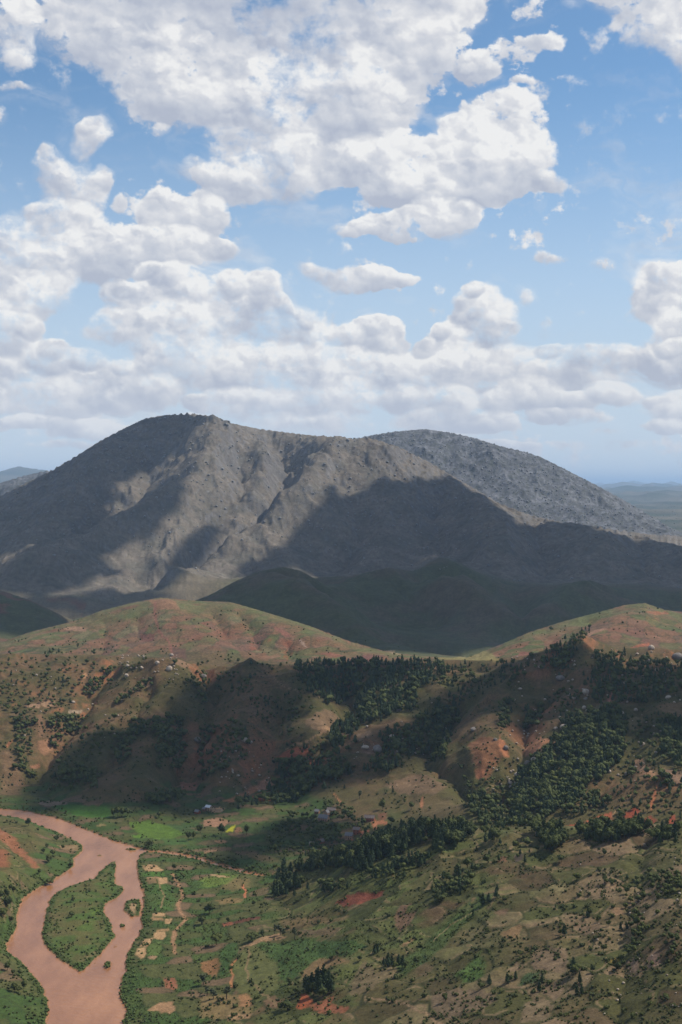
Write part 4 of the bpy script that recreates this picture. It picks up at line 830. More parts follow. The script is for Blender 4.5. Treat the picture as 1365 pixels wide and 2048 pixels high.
m5 = N.new('ShaderNodeMath'); m5.operation = 'MULTIPLY'; r6 = N.new('ShaderNodeMapRange'); r6.inputs['From Min'].default_value = .5; r6.inputs['From Max'].default_value = .62; L.new(no.outputs['Fac'], r6.inputs['Value'])
L.new(r5.outputs[0], m5.inputs[0]); L.new(r6.outputs[0], m5.inputs[1])
mx = N.new('ShaderNodeMix'); mx.data_type = 'RGBA'; L.new(m5.outputs[0], mx.inputs[0]); L.new(cr.outputs[0], mx.inputs[6]); mx.inputs[7].default_value = (.5, .33, .22, 1)
L.new(mx.outputs[2], b.inputs['Base Color'])
n6 = N.new('ShaderNodeTexNoise'); n6.inputs['Scale'].default_value = .22; n6.inputs['Detail'].default_value = 5; L.new(tc.outputs['Position'], n6.inputs['Vector'])
bp = N.new('ShaderNodeBump'); bp.inputs['Strength'].default_value = .5; bp.inputs['Distance'].default_value = .7; L.new(n6.outputs['Fac'], bp.inputs['Height']); L.new(bp.outputs[0], b.inputs['Normal'])
me = bpy.data.meshes.new('river'); rx = [(-620, 880), (40, 880), (40, 1860), (-620, 1860)]
me.from_pydata([(x, y, RIVER_Z) for x, y in rx], [], [(0, 1, 2, 3)]); me.materials.append(m)
o = bpy.data.objects.new('river', me); COL.objects.link(o); tag(o, 'muddy orange brown river', kind='structure')


# ------------------------------------------------------------------ haze
def box_object(name, lo, hi, mat):
    v = [(x, y, z) for x in (lo[0], hi[0]) for y in (lo[1], hi[1]) for z in (lo[2], hi[2])]
    f = [(0, 1, 3, 2), (4, 6, 7, 5), (0, 4, 5, 1), (2, 3, 7, 6), (0, 2, 6, 4), (1, 5, 7, 3)]
    me = bpy.data.meshes.new(name); me.from_pydata(v, [], f); me.materials.append(mat)
    o = bpy.data.objects.new(name, me); COL.objects.link(o); return o
hm_ = bpy.data.materials.new('air'); hm_.use_nodes = True; nt = hm_.node_tree; nt.nodes.clear()
vo = nt.nodes.new('ShaderNodeVolumePrincipled'); vo.inputs['Density'].default_value = 2.4e-5; vo.inputs['Color'].default_value = (.50, .71, 1, 1); vo.inputs['Anisotropy'].default_value = .1
ou = nt.nodes.new('ShaderNodeOutputMaterial'); nt.links.new(vo.outputs[0], ou.inputs['Volume'])
zb = float(GZ.min()) - 1.5; zt = float(GZ.max()) + 12
hz = box_object('haze', (-170000, -150000, zb), (170000, 150000, zt), hm_); tag(hz, 'thin blue haze over the valley', kind='stuff')

# ------------------------------------------------------------------ unseen clouds added overhead, shaped to cast shade on the ground
cm, nt, b = new_mat('cloud_white', 1.0, 0.0); b.inputs['Base Color'].default_value = (.85, .86, .88, 1)
SHADE = [   # one cloud per entry: height above eye level, then (column, row, radius across, radius along, nearest distance) of the patch it shades
 (2700, [(285, 862, 175, 300, 5500), (330, 872, 95, 330, 5500), (215, 900, 190, 300, 5300), (300, 905, 110, 200, 5300), (160, 935, 190, 300, 5100), (95, 985, 240, 350, 4700), (30, 1030, 300, 450, 4700), (-60, 1060, 380, 500, 4700), (130, 1040, 190, 350, 4700), (200, 1050, 150, 260, 4700), (255, 1045, 90, 220, 4700), (310, 1015, 75, 170, 4700), (340, 960, 60, 160, 4900), (130, 1105, 180, 190, 4600), (60, 1150, 160, 100, 4600), (190, 995, 90, 120, 4900)]),
 (2700, [(400, 1085, 58, 200, 4700), (365, 1125, 60, 170, 4700), (345, 1150, 40, 80, 4700)]),
 (2600, [(150, 1207, 190, 60, 4300), (240, 1198, 150, 50, 4300), (20, 1215, 260, 200, 3500)]),
 (2700, [(650, 1055, 100, 260, 4700), (610, 1080, 70, 150, 4700), (710, 1040, 130, 300, 4700), (740, 1005, 70, 150, 4900), (800, 1020, 160, 330, 4900), (880, 1020, 160, 330, 4700), (950, 1040, 150, 300, 4700), (1010, 1085, 170, 330, 4700), (1090, 1100, 180, 300, 4700), (1180, 1105, 200, 330, 4700), (1280, 1115, 200, 330, 4700), (1390, 1120, 220, 420, 4700), (760, 1090, 260, 300, 4600), (880, 1100, 280, 300, 4600), (540, 1130, 70, 120, 4600), (500, 1140, 50, 70, 4600), (640, 1120, 160, 160, 4600), (1070, 1070, 60, 120, 4700)]),
 (2500, [(560, 1165, 330, 330, 3400), (680, 1220, 380, 330, 3400), (820, 1200, 480, 450, 3400), (980, 1230, 480, 430, 3400), (1150, 1200, 480, 430, 3400), (1320, 1210, 480, 420, 3400), (460, 1185, 170, 150, 3400), (1480, 1210, 480, 420, 3400), (850, 1275, 260, 160, 3300), (640, 1190, 260, 300, 3300), (560, 1175, 300, 200, 4300), (720, 1175, 350, 300, 4400), (900, 1185, 400, 300, 4300), (1100, 1190, 400, 300, 4300), (1260, 1190, 400, 300, 4300), (1400, 1190, 400, 300, 4300), (850, 1145, 330, 330, 4350), (780, 1150, 330, 330, 4350), (830, 1150, 330, 330, 4250), (930, 1142, 260, 200, 4400), (1040, 1166, 260, 130, 4650), (1130, 1168, 260, 130, 4650), (1260, 1172, 260, 130, 4650), (1350, 1172, 260, 130, 4650), (960, 1160, 260, 130, 4650)]),
 (1900, [(310, 1470, 95, 90, 1700), (240, 1530, 95, 80, 1700), (380, 1520, 120, 90, 1700), (430, 1420, 75, 110, 1700), (500, 1450, 75, 90, 1700), (200, 1580, 85, 50, 1700), (330, 1590, 120, 50, 1650), (470, 1540, 85, 60, 1700), (560, 1400, 45, 70, 1700), (160, 1590, 50, 40, 1700)]),
 (1850, [(620, 1555, 75, 55, 1600), (700, 1545, 70, 50, 1600), (560, 1545, 50, 50, 1600), (760, 1500, 60, 60, 1600), (690, 1370, 90, 120, 1800), (640, 1350, 70, 90, 1800), (800, 1345, 60, 60, 1800)]),
 (1800, [(1300, 1370, 120, 110, 1600), (1220, 1370, 80, 80, 1600), (1390, 1400, 110, 130, 1600), (1000, 1390, 90, 70, 1700), (930, 1400, 60, 60, 1700), (1060, 1370, 60, 60, 1700)]),
 (1750, [(600, 1660, 55, 60, 1450), (520, 1690, 50, 45, 1450), (680, 1690, 60, 40, 1450), (480, 1720, 35, 30, 1400)]),
]
rc = random.Random(5)
cb = bmesh.new(); bmesh.ops.create_icosphere(cb, subdivisions=3, radius=1.0)
ico_v = np.array([v.co[:] for v in cb.verts]); cb.verts.ensure_lookup_table(); ico_f = [[v.index for v in f.verts] for f in cb.faces]; cb.free()
for ci, (alt, spots) in enumerate(SHADE):
    V = []; F = []
    for (px, py, ra, rb, dm_) in spots:
        q = hit(px, py, dm_)
        if q is None: continue
        t = (alt - q[2]) / LS.z; c = np.array(q) + t * np.array(LS)
        for k in range(4):                                # a main puff, a side puff and two scraps that break up the shadow edge
            an = rc.uniform(0, 6.28); far_ = 0 if k == 0 else .25 if k == 1 else rc.uniform(.95, 1.2)
            jit = np.array([math.cos(an) * ra, math.sin(an) * rb, 0]) * far_; sc_ = (1, .75, .3, .2)[k]
            v = ico_v * np.array([ra, rb, .42 * min(ra, rb)]) * sc_
            w = c + jit + v
            nn = fbm(w[:, 0] / (ra * .55), w[:, 1] / (rb * .55) + w[:, 2] / ra, 4, 900 + ci)
            v = v * (1 + .55 * nn)[:, None]; v[:, 2] = np.where(v[:, 2] < 0, v[:, 2] * .35, v[:, 2])
            o_ = len(V) * len(ico_v); V.append(c + jit + v); F += [[a + o_ for a in f] for f in ico_f]
    V = np.concatenate(V); me = bpy.data.meshes.new('cloud'); me.from_pydata(V.tolist(), [], F); me.materials.append(cm)
    me.polygons.foreach_set('use_smooth', [True] * len(me.polygons))
    o = bpy.data.objects.new('cloud', me); COL.objects.link(o); tag(o, 'unseen white cumulus added to cast shade on the valley', kind='structure')

# ------------------------------------------------------------------ plant and rock shapes
rnd = random.Random(11); nrng = np.random.default_rng(7)
def leaf_mat(name, c1, c2, scale=.06):
    m, nt, b = new_mat(name, .85, .12); N = nt.nodes; L = nt.links
    g = N.new('ShaderNodeNewGeometry'); n = N.new('ShaderNodeTexNoise'); n.inputs['Scale'].default_value = scale; n.inputs['Detail'].default_value = 7; n.inputs['Roughness'].default_value = .7; L.new(g.outputs['Position'], n.inputs['Vector'])
    r = N.new('ShaderNodeValToRGB'); r.color_ramp.elements[0].position = .32; r.color_ramp.elements[0].color = (*c1, 1); r.color_ramp.elements[1].position = .68; r.color_ramp.elements[1].color = (*c2, 1)
    L.new(n.outputs['Fac'], r.inputs[0]); L.new(r.outputs[0], b.inputs['Base Color']); return m
M_PINE = leaf_mat('pine_needles', (.021, .038, .019), (.062, .085, .034))
M_LEAF = leaf_mat('broad_leaves', (.030, .044, .016), (.100, .112, .032))
M_OLIV = leaf_mat('grey_leaves', (.050, .062, .034), (.090, .100, .050))
M_SCRUB = leaf_mat('scrub_leaves', (.036, .048, .018), (.092, .100, .034), .12)
M_REED = leaf_mat('reed_leaves', (.050, .082, .022), (.120, .150, .046), .15)
M_CROP = leaf_mat('crop_leaves', (.046, .074, .022), (.110, .125, .040), .08)
M_BARK = leaf_mat('bark', (.06, .045, .033), (.12, .09, .065), .5)
def tri_cloud(cs, size, rng):                             # one small bent leaf clump (2 triangles) round every centre
    V = []; F = []
    for c in cs:
        a = rng.normal(size=3); a /= np.linalg.norm(a); t = rng.normal(size=3); t -= a * a.dot(t); t /= np.linalg.norm(t); u = np.cross(a, t)
        s = size * rng.uniform(.65, 1.35); k = len(V)
        V += [c + t * s, c - t * s * .5 + u * s * .8, c - t * s * .5 - u * s * .8, c + a * s * .7 - t * s]
        F += [(k, k + 1, k + 2), (k + 1, k + 3, k + 2)]
    return V, F
def ring_solid(prof, seg, rng, jit):                      # irregular closed solid from (z, radius) rings
    V = []; F = []
    for i, (z, r) in enumerate(prof):
        for j in range(seg):
            a = 6.283 * (j + .5 * (i % 2)) / seg; q = r * (1 + rng.uniform(-jit, jit))
            V.append(np.array([math.cos(a) * q, math.sin(a) * q, z + rng.uniform(-jit, jit) * r * .4]))
    for i in range(len(prof) - 1):
        for j in range(seg):
            a, b = i * seg + j, i * seg + (j + 1) % seg; F += [(a, b, b + seg), (a, b + seg, a + seg)]
    V.append(np.array([0, 0, prof[0][0]])); V.append(np.array([0, 0, prof[-1][0]])); n = len(V)
    for j in range(seg): F.append((n - 2, (j + 1) % seg, j)); k = (len(prof) - 1) * seg; F.append((n - 1, k + j, k + (j + 1) % seg))
    return V, F
def joinv(*parts):
    V = []; F = []
    for v, f in parts:
        o = len(V); V += list(v); F += [tuple(i + o for i in t) for t in f]
    return np.array(V), F
def trunk_shape(h, r, rng, limbs=0):
    v = []; f = []
    lean = rng.uniform(-.03, .03, 2) * h
    V, F = ring_solid([(0, r * 1.25), (h * .3, r), (h * .7, r * .7), (h, r * .35)], 5, rng, .06)
    V = [p + np.array([lean[0] * p[2] / h, lean[1] * p[2] / h, 0]) for p in V]
    for k in range(limbs):
        a = rng.uniform(0, 6.28); z0 = h * rng.uniform(.45, .8); L_ = h * rng.uniform(.2, .34); d = np.array([math.cos(a), math.sin(a), .8]); d /= np.linalg.norm(d)
        p0 = np.array([0, 0, z0]); p1 = p0 + d * L_; s = np.array([-d[1], d[0], 0]) * r * .35; q = np.array([0, 0, r * .35])
        n = len(V); V += [p0 + s, p0 - s, p0 + q, p1]; F += [(n, n + 1, n + 3), (n + 1, n + 2, n + 3), (n + 2, n, n + 3)]
    return np.array(V), F
def pine_shape(seed, n):                                  # unit height
    r = np.random.default_rng(seed); lean = r.uniform(-.02, .02, 2); cs = []
    wd = r.uniform(.20, .28); lo = r.uniform(.10, .22)
    for k in range(n):
        z = lo + (1 - lo) * r.uniform(0, 1) ** 1.25; t = (z - lo) / (1 - lo)
        R = wd * ((1 - t) ** .75) * (1 + .22 * math.sin(9 * z + seed)) + .015; a = r.uniform(0, 6.28); q = R * r.uniform(.55, 1.08)
        cs.append(np.array([math.cos(a) * q + lean[0], math.sin(a) * q, z]))
    core = ring_solid([(lo, wd * .35), (lo + .1, wd * .8), (lo + .35, wd * .62), (lo + .6, wd * .3), (.97, .012)], 7, r, .22)
    return joinv(core, tri_cloud(cs, .058 if n > 60 else .075, r)), trunk_shape(.6, .018, r)
def broad_shape(seed, n, bare=.28, wd=.42):
    r = np.random.default_rng(seed); cs = []; parts = []
    lobes = [(np.array([r.uniform(-.5, .5) * wd, r.uniform(-.5, .5) * wd, r.uniform(bare + .18, .80)]), wd * r.uniform(.42, .62)) for _ in range(5)] + [(np.array([0, 0, .62]), wd * .72)]
    for c, q in lobes:
        v, f = ring_solid([(-.75 * q, q * .45), (-.15 * q, q * .85), (.45 * q, q * .68), (.80 * q, q * .25)], 6, r, .2); parts.append(([c + p for p in v], f))
    for k in range(n):
        c, q = lobes[r.integers(len(lobes))]; d = r.normal(size=3); d /= np.linalg.norm(d); cs.append(c + d * q * r.uniform(.85, 1.12))
    parts.append(tri_cloud(cs, .060 if n > 60 else .08, r))
    return joinv(*parts), trunk_shape(.62, .024, r, 3)
def shrub_shape(seed, n=10):
    r = np.random.default_rng(seed); parts = []
    for k in range(3):
        c = np.array([r.uniform(-.35, .35), r.uniform(-.35, .35), .30]); q = r.uniform(.28, .42); v, f = ring_solid([(-.3, q * .8), (.1, q), (.42, q * .4)], 5, r, .25); parts.append(([c + p for p in v], f))
    cs = [np.array([r.uniform(-.6, .6), r.uniform(-.6, .6), r.uniform(.2, .85)]) * np.array([1, 1, 1]) for _ in range(n)]
    parts.append(tri_cloud(cs, .17, r)); return joinv(*parts)
def tuft_shape(seed, n=6):
    r = np.random.default_rng(seed); V = []; F = []
    for k in range(n):
        a = r.uniform(0, 6.28); b = np.array([r.uniform(-.4, .4), r.uniform(-.4, .4), 0]); w = np.array([-math.sin(a), math.cos(a), 0]) * .13
        V += [b - w, b + w, b + np.array([math.cos(a) * .35, math.sin(a) * .35, r.uniform(.7, 1.1)])]; F.append((3 * k, 3 * k + 1, 3 * k + 2))
    return np.array(V), F
def rock_shape(seed, sub=2):
    r = np.random.default_rng(seed); bm = bmesh.new(); bmesh.ops.create_icosphere(bm, subdivisions=sub, radius=1); V = np.array([v.co[:] for v in bm.verts]); F = [tuple(v.index for v in f.verts) for f in bm.faces]; bm.free()
    for k in range(5):                                    # split faces: flatten along random planes
        d = r.normal(size=3); d /= np.linalg.norm(d); h = r.uniform(.55, .9); t = V @ d; V = V - np.outer(np.clip(t - h, 0, None), d) * .85
    V *= 1 + .10 * fbm(V[:, 0] * 1.7 + seed, V[:, 1] * 1.7 + V[:, 2] * 1.3, 3, seed)[:, None]
    V *= np.array([r.uniform(.85, 1.15), r.uniform(.8, 1.1), r.uniform(.65, .95)]); V[:, 2] += .45; return V, F
def mk(name, V, F, mat, smooth=False):
    me = bpy.data.meshes.new(name); me.from_pydata(np.asarray(V).tolist(), [], [tuple(int(i) for i in f) for f in F]); me.materials.append(mat)
    if smooth: me.polygons.foreach_set('use_smooth', [True] * len(me.polygons))
    return me
PINES = [pine_shape(20 + i, 105) for i in range(5)]; BROADS = [broad_shape(40 + i, 100) for i in range(5)]; SLIMS = [broad_shape(60 + i, 80, .22, .20) for i in range(3)]
PINES_S = [pine_shape(80 + i, 34) for i in range(5)]; BROADS_S = [broad_shape(90 + i, 26) for i in range(5)]
SHRUBS = [shrub_shape(100 + i, 26) for i in range(4)]; SHRUB_S = [shrub_shape(110 + i, 8) for i in range(4)]
TUFTS = [tuft_shape(120 + i, 6) for i in range(4)]; ROCKS = [rock_shape(130 + i, 3) for i in range(6)]; ROCK_S = [rock_shape(140 + i, 1) for i in range(6)]
ME = {}
for k, S, m_ in (('pine', PINES, M_PINE), ('broad', BROADS, M_LEAF), ('slim', SLIMS, M_OLIV)):
    ME[k] = [(mk('crown', *c, m_), mk('trunk', *t, M_BARK)) for c, t in S]
    J = []
    for c, t in S:                                        # crown and trunk in one mesh for trees too small to show them apart
        n = len(c[0]); me = bpy.data.meshes.new('tree'); me.from_pydata(np.concatenate([c[0], t[0]]).tolist(), [], [tuple(map(int, f)) for f in c[1]] + [tuple(int(i) + n for i in f) for f in t[1]])
        me.materials.append(m_); me.materials.append(M_BARK); me.polygons.foreach_set('material_index', [0] * len(c[1]) + [1] * len(t[1])); J.append(me)
    ME[k + '_one'] = J
ME['shrub'] = [mk('shrub', *s, M_SCRUB) for s in SHRUBS]; ME['dark_shrub'] = [mk('shrub', *s, M_LEAF) for s in SHRUBS]
RNAME = {'pine': 'pine_tree', 'broad': 'broadleaf_tree', 'slim': 'slender_tree'}

def scatter_mesh(name, shapes, mats_, items, label):
    """items: (x, y, z, height, width factor, angle, shape index); all copies joined into one real mesh"""
    if not items: return
    Vs = []; Fs = []; Ms = []; off = 0
    pre = [[(np.asarray(v, float), np.array([f for f in F_], int)) for v, F_ in sh] for sh in shapes]
    for (x, y, z, h, w, a, k) in items:
        ca, sa_ = math.cos(a), math.sin(a)
        for mi, (v, f) in enumerate(pre[k % len(pre)]):
            p = np.empty_like(v); p[:, 0] = (v[:, 0] * ca - v[:, 1] * sa_) * h * w + x; p[:, 1] = (v[:, 0] * sa_ + v[:, 1] * ca) * h * w + y; p[:, 2] = v[:, 2] * h + z
            Vs.append(p); Fs.append(f + off); Ms.append(np.full(len(f), mi, np.int32)); off += len(v)
    V = np.concatenate(Vs).astype(np.float32); F = np.concatenate(Fs).astype(np.int32); Mi = np.concatenate(Ms)
    me = bpy.data.meshes.new(name); me.vertices.add(len(V)); me.vertices.foreach_set('co', V.ravel()); me.loops.add(F.size); me.loops.foreach_set('vertex_index', F.ravel())
    me.polygons.add(len(F)); me.polygons.foreach_set('loop_start', np.arange(0, F.size, 3, dtype=np.int32)); me.polygons.foreach_set('loop_total', np.full(len(F), 3, np.int32)); me.polygons.foreach_set('material_index', Mi)
    me.update(calc_edges=True)
    for m_ in mats_: me.materials.append(m_)
    o = bpy.data.objects.new(name, me); COL.objects.link(o); tag(o, label, kind='stuff'); return o

LAND = [  # landmarks used in labels
 (160, 1850, 'the green river island'), (640, 1970, 'the red earth plot at the bottom'), (700, 1800, 'the dark red terraces'), (660, 1635, 'the grey roofed village houses'), (715, 1668, 'the brick house'), (740, 1635, 'the long brick house'), (417, 1618, 'the white roofed house'),
 (592, 1557, 'the round white boulder in the gully'), (786, 1480, 'the twin pale boulders'), (1068, 1515, 'the egg shaped boulder'), (1135, 1452, 'the pair of big grey boulders'), (1337, 1392, 'the upright white boulder'), (1175, 1650, 'the orange earth bank'), (460, 1658, 'the yellow field'), (310, 1660, 'the bright green rice field'), (300, 1737, 'the upper tan river plots'), (300, 1890, 'the lower tan river plots'),
 (510, 1940, 'the rounded grass field'), (425, 1935, 'the curved orange furrows'), (60, 1720, 'the red cut on the river hill'), (30, 1830, 'the left river bank'), (45, 1960, 'the lower left river bank'), (1100, 1925, 'the brown plots on the right'), (1020, 1870, 'the tan plot on the near slope'), (1225, 1775, 'the stone coloured plots'), (1340, 1880, 'the dark knoll at the right edge'), (900, 1900, 'the bright green crop strip'),
 (90, 1410, 'the two tan plots on the left hillside'), (90, 1490, 'the orange plot on the left hillside'), (290, 1365, 'the eroded tan scar'), (595, 1505, 'the red bare patch on the slope'), (530, 1590, 'the red patch above the valley'), (725, 1385, 'the pale green terraces in the pines'), (980, 1510, 'the orange slope'), (1165, 1270, 'the wooded knoll on the ridge'), (320, 1200, 'the top of the red striped hill'), (510, 1290, 'the gully on the striped hill'), (1290, 1210, 'the top of the right striped hill'),
 (1303, 1295, 'the dome boulder on the skyline'), (850, 1570, 'the terraced brown knoll'), (480, 1720, 'the dark stream'), (430, 1830, 'the sandy footpath'), (560, 1875, 'the tan track end'), (800, 1830, 'the brown stepped plots'), (1280, 1540, 'the orange scar on the right slope'), (1000, 1625, 'the pale terraces in the hollow'), (250, 1440, 'the dark wooded gully on the left'), (880, 1700, 'the near spur'), (420, 1350, 'the grey boulders on the plateau edge')]
USED = {}
def place_words(px, py):
    lx, ly, nm = min(LAND, key=lambda t: (t[0] - px) ** 2 + ((t[1] - py) * 1.3) ** 2); dx, dy = px - lx, py - ly; d = math.hypot(dx, dy)
    side = ('right of' if dx > 0 else 'left of') if abs(dx) > abs(dy) else ('in front of' if dy > 0 else 'behind')
    near_ = 'just ' if d < 22 else ('' if d < 60 else 'well ')
    return f'{near_}{side} {nm}'
def uniq(make, o, group):
    for word in ('', 'smaller ', 'paler ', 'leaning '):
        pass
    lb = make(); USED.setdefault(lb, []).append(o); o['label'] = lb; o['group'] = group
tree_i = 0
SMALL = {'pine': [], 'broad': []}; COUNT = {'pine': 0, 'broad': 0, 'slim': 0, 'shrub': 0}
def add_tree(kind, x, y, z, h, label, group, wide=1.0, parts=False):
    global tree_i; tree_i += 1; v = tree_i % len(ME[kind]); COUNT[kind] += 1
    rz = rnd.uniform(0, 6.28)
    if parts:
        o = bpy.data.objects.new(RNAME[kind], None); COL.objects.link(o)
        for nm, me in zip(('crown', 'trunk'), ME[kind][v]):
            c = bpy.data.objects.new(nm, me); COL.objects.link(c); c.parent = o
    else:
        o = bpy.data.objects.new(RNAME[kind], ME[kind + '_one'][v]); COL.objects.link(o)
    o.location = (x, y, z - .15); o.rotation_euler = (0, 0, rz); s = h; o.scale = (s * wide, s * wide, s)
    o['category'] = 'tree'; o['label'] = label; o['group'] = group; return o

# traced single trees: column, foot row, height in photo pixels, kind, width factor
TR = [(58, 1652, 17, 'b', 1), (126, 1699, 10, 'b', 1), (99, 1726, 18, 'b', 1.2), (106, 1712, 14, 'b', 1), (88, 1707, 12, 'b', 1), (95, 1696, 10, 'b', 1), (114, 1684, 14, 'b', 1), (79, 1749, 12, 'b', 1), (99, 1771, 16, 'b', 1.3), (141, 1735, 12, 'b', 1.2),
 (15, 1815, 22, 'b', 1.1), (8, 1835, 20, 'b', 1.1), (14, 1795, 18, 'b', 1), (28, 1785, 14, 'b', 1), (0, 1800, 22, 'b', 1), (22, 1845, 14, 'b', 1), (22, 1780, 12, 'b', 1), (147, 1804, 11, 'b', 1.1), (143, 1835, 14, 'b', 1.1), (15, 1941, 19, 'b', 1.1), (26, 1950, 12, 'b', 1), (29, 1983, 18, 'b', 1), (48, 1978, 18, 'b', 1), (38, 1985, 14, 'b', 1), (40, 1950, 12, 'b', 1),
 (227, 1634, 19, 'b', .9), (236, 1633, 21, 'b', .9), (245, 1634, 20, 'b', .9), (256, 1632, 18, 'b', .9), (297, 1696, 18, 'b', 1.5), (401, 1666, 18, 'b', 1), (377, 1682, 20, 'b', .8), (388, 1679, 17, 'b', .8), (443, 1672, 27, 'b', .7), (494, 1670, 22, 'b', .8), (319, 1634, 12, 'b', 1.3), (352, 1640, 10, 'b', 1), (388, 1643, 10, 'b', 1), (406, 1641, 7, 'b', 1),
 (419, 1828, 24, 'b', 1.3), (405, 1850, 20, 'b', 1.2), (434, 1890, 24, 'b', 1.2), (456, 1846, 12, 'b', .8), (443, 1835, 12, 'b', .8), (496, 1878, 12, 'b', 1), (407, 1970, 27, 's', 1.6), (454, 1998, 30, 's', 1.5), (427, 1998, 24, 's', 1.5), (415, 1990, 20, 's', 1.5), (364, 2002, 10, 'b', 1), (348, 1740, 14, 'b', 1),
 (506, 1882, 18, 'b', 1.6), (526, 1873, 14, 'b', 1), (561, 1871, 25, 's', 1.3), (569, 1873, 18, 's', 1.2), (590, 1879, 28, 's', 1.1), (550, 1868, 22, 's', .8), (508, 1811, 10, 'b', 1), (523, 1813, 8, 'b', 1), (605, 1798, 10, 'b', .8), (594, 1805, 8, 'b', 1), (589, 1793, 16, 'p', 1), (739, 1890, 13, 'b', 1.2), (720, 1922, 12, 'b', 1.2), (675, 1913, 15, 'b', .9), (662, 1921, 10, 'b', 1.4), (605, 1952, 10, 'b', 1), (579, 1968, 14, 'b', 1.3), (592, 1988, 14, 'b', 1.2), (575, 2020, 21, 'b', 1.7), (563, 2019, 15, 'b', 1.3), (541, 2023, 8, 'b', 1.2),
 (617, 1984, 34, 'p', 1), (628, 1992, 30, 'b', 1), (640, 1990, 40, 'p', 1.1), (648, 1972, 44, 'p', 1.1), (655, 1988, 30, 'p', 1), (664, 1985, 34, 'p', 1), (636, 1975, 42, 'p', 1), (612, 1978, 30, 'p', 1), (658, 1975, 34, 'p', 1.1), (624, 1980, 36, 'p', 1.1), (646, 1996, 22, 'b', 1.2),
 (750, 1908, 20, 'p', 1), (756, 1905, 18, 'p', 1), (777, 1934, 29, 'p', 1), (784, 1932, 22, 'p', 1.1), (790, 1939, 16, 'b', 1), (806, 1934, 25, 'p', 1), (798, 1930, 22, 'p', 1.1), (768, 1930, 16, 'p', 1), (812, 1936, 16, 'b', 1), (832, 1926, 14, 'b', 1), (724, 1769, 17, 'b', .9), (616, 1780, 18, 'p', 1), (695, 1776, 14, 'p', 1), (656, 1783, 18, 'p', 1.1), (671, 1780, 16, 'b', 1), (680, 1780, 14, 'b', 1),
 (786, 1586, 12, 'p', 1), (766, 1619, 22, 'b', .9), (823, 1619, 16, 'b', 1), (810, 1606, 10, 'b', 1), (860, 1620, 8, 'b', 1), (689, 1578, 10, 'p', 1), (720, 1597, 18, 's', 1.3), (664, 1662, 22, 's', 1.2), (783, 1648, 16, 'b', 1.2), (850, 1688, 17, 'b', .9), (818, 1717, 18, 'p', 1), (868, 1686, 14, 'p', 1),
 (1129, 1871, 25, 'p', 1.1), (1122, 1869, 12, 'b', 1.2), (1218, 1853, 14, 'b', 1), (1242, 1860, 17, 'p', 1), (1176, 1835, 20, 'p', 1), (1180, 1833, 18, 'b', 1), (1198, 1844, 14, 'b', 1), (1213, 1767, 12, 'b', 1.2), (1262, 1805, 13, 'b', 1.3), (1209, 1712, 14, 'b', .9), (1123, 1725, 16, 'b', 1.3), (1154, 1761, 16, 'b', 1.4), (1283, 1794, 11, 'b', 1.2), (1270, 1871, 16, 'b', 1.2), (1268, 1895, 18, 'b', 1), (1259, 1908, 12, 'b', 1), (1310, 1849, 11, 'b', 1.2), (1275, 1850, 16, 'b', 1), (1278, 1836, 14, 'b', 1.1),
 (1147, 1948, 34, 'p', 1), (1152, 1950, 24, 'b', 1.1), (1160, 1967, 24, 'p', 1), (1142, 1945, 20, 'b', 1), (1186, 1945, 17, 'b', .9), (1237, 1941, 19, 'b', 1.2), (1247, 1934, 16, 'b', 1), (1079, 1983, 20, 'p', 1.1), (1085, 1963, 17, 'p', 1), (1015, 1967, 23, 'p', 1), (1032, 1959, 18, 'p', 1), (1022, 1964, 14, 'b', 1.1), (979, 1970, 23, 'p', 1), (962, 1978, 15, 'b', 1.1), (1154, 1987, 18, 'p', 1.1), (1164, 1987, 19, 'p', 1), (1332, 2000, 13, 'b', 1.5), (1240, 2007, 12, 'p', 1), (1026, 2040, 9, 'b', 1.2), (1065, 1990, 12, 'b', 1), (891, 2003, 19, 'b', .9),
 (995, 1783, 15, 'p', 1), (966, 1809, 24, 'p', 1.1), (993, 1796, 22, 'p', 1), (978, 1805, 20, 'p', 1.1), (960, 1800, 16, 'b', 1), (927, 1831, 14, 'b', 1), (947, 1831, 14, 'p', 1), (1041, 1912, 12, 'b', 1.2), (1000, 1908, 10, 'b', 1.2), (1055, 1905, 12, 'b', 1.2),
 (338, 1370, 9, 'b', 1), (344, 1402, 10, 'b', 1), (296, 1421, 12, 'b', 1), (222, 1345, 16, 'b', 1), (216, 1352, 14, 'b', 1), (350, 1330, 12, 'b', 1.1), (397, 1333, 9, 'b', 1), (405, 1330, 9, 'b', .9), (416, 1326, 7, 'b', 1.2), (266, 1337, 9, 'b', 1), (279, 1331, 9, 'b', 1.1), (292, 1320, 8, 'b', 1.1), (18, 1325, 10, 's', 1.5), (156, 1297, 12, 's', 1.4),
 (1102, 1262, 10, 'b', 1.2), (1063, 1318, 14, 'b', 1.2), (585, 1511, 12, 'b', 1), (545, 1343, 9, 'b', 1), (477, 1326, 11, 'b', 1), (461, 1326, 7, 'b', 1.1), (319, 1260, 6, 'b', 1), (487, 1244, 7, 'b', 1), (1119, 1357, 14, 'p', 1), (1168, 1352, 12, 'p', 1), (924, 1540, 13, 'b', 1.1), (1009, 1580, 12, 'b', 1)]
KD = {'p': 'pine', 'b': 'broad', 's': 'slim'}; ADJ = {'p': ('dark conical pine', 'small dark pine'), 'b': ('round dark green tree', 'small round tree'), 's': ('slim grey green tree', 'thin grey green tree')}
occupied = []
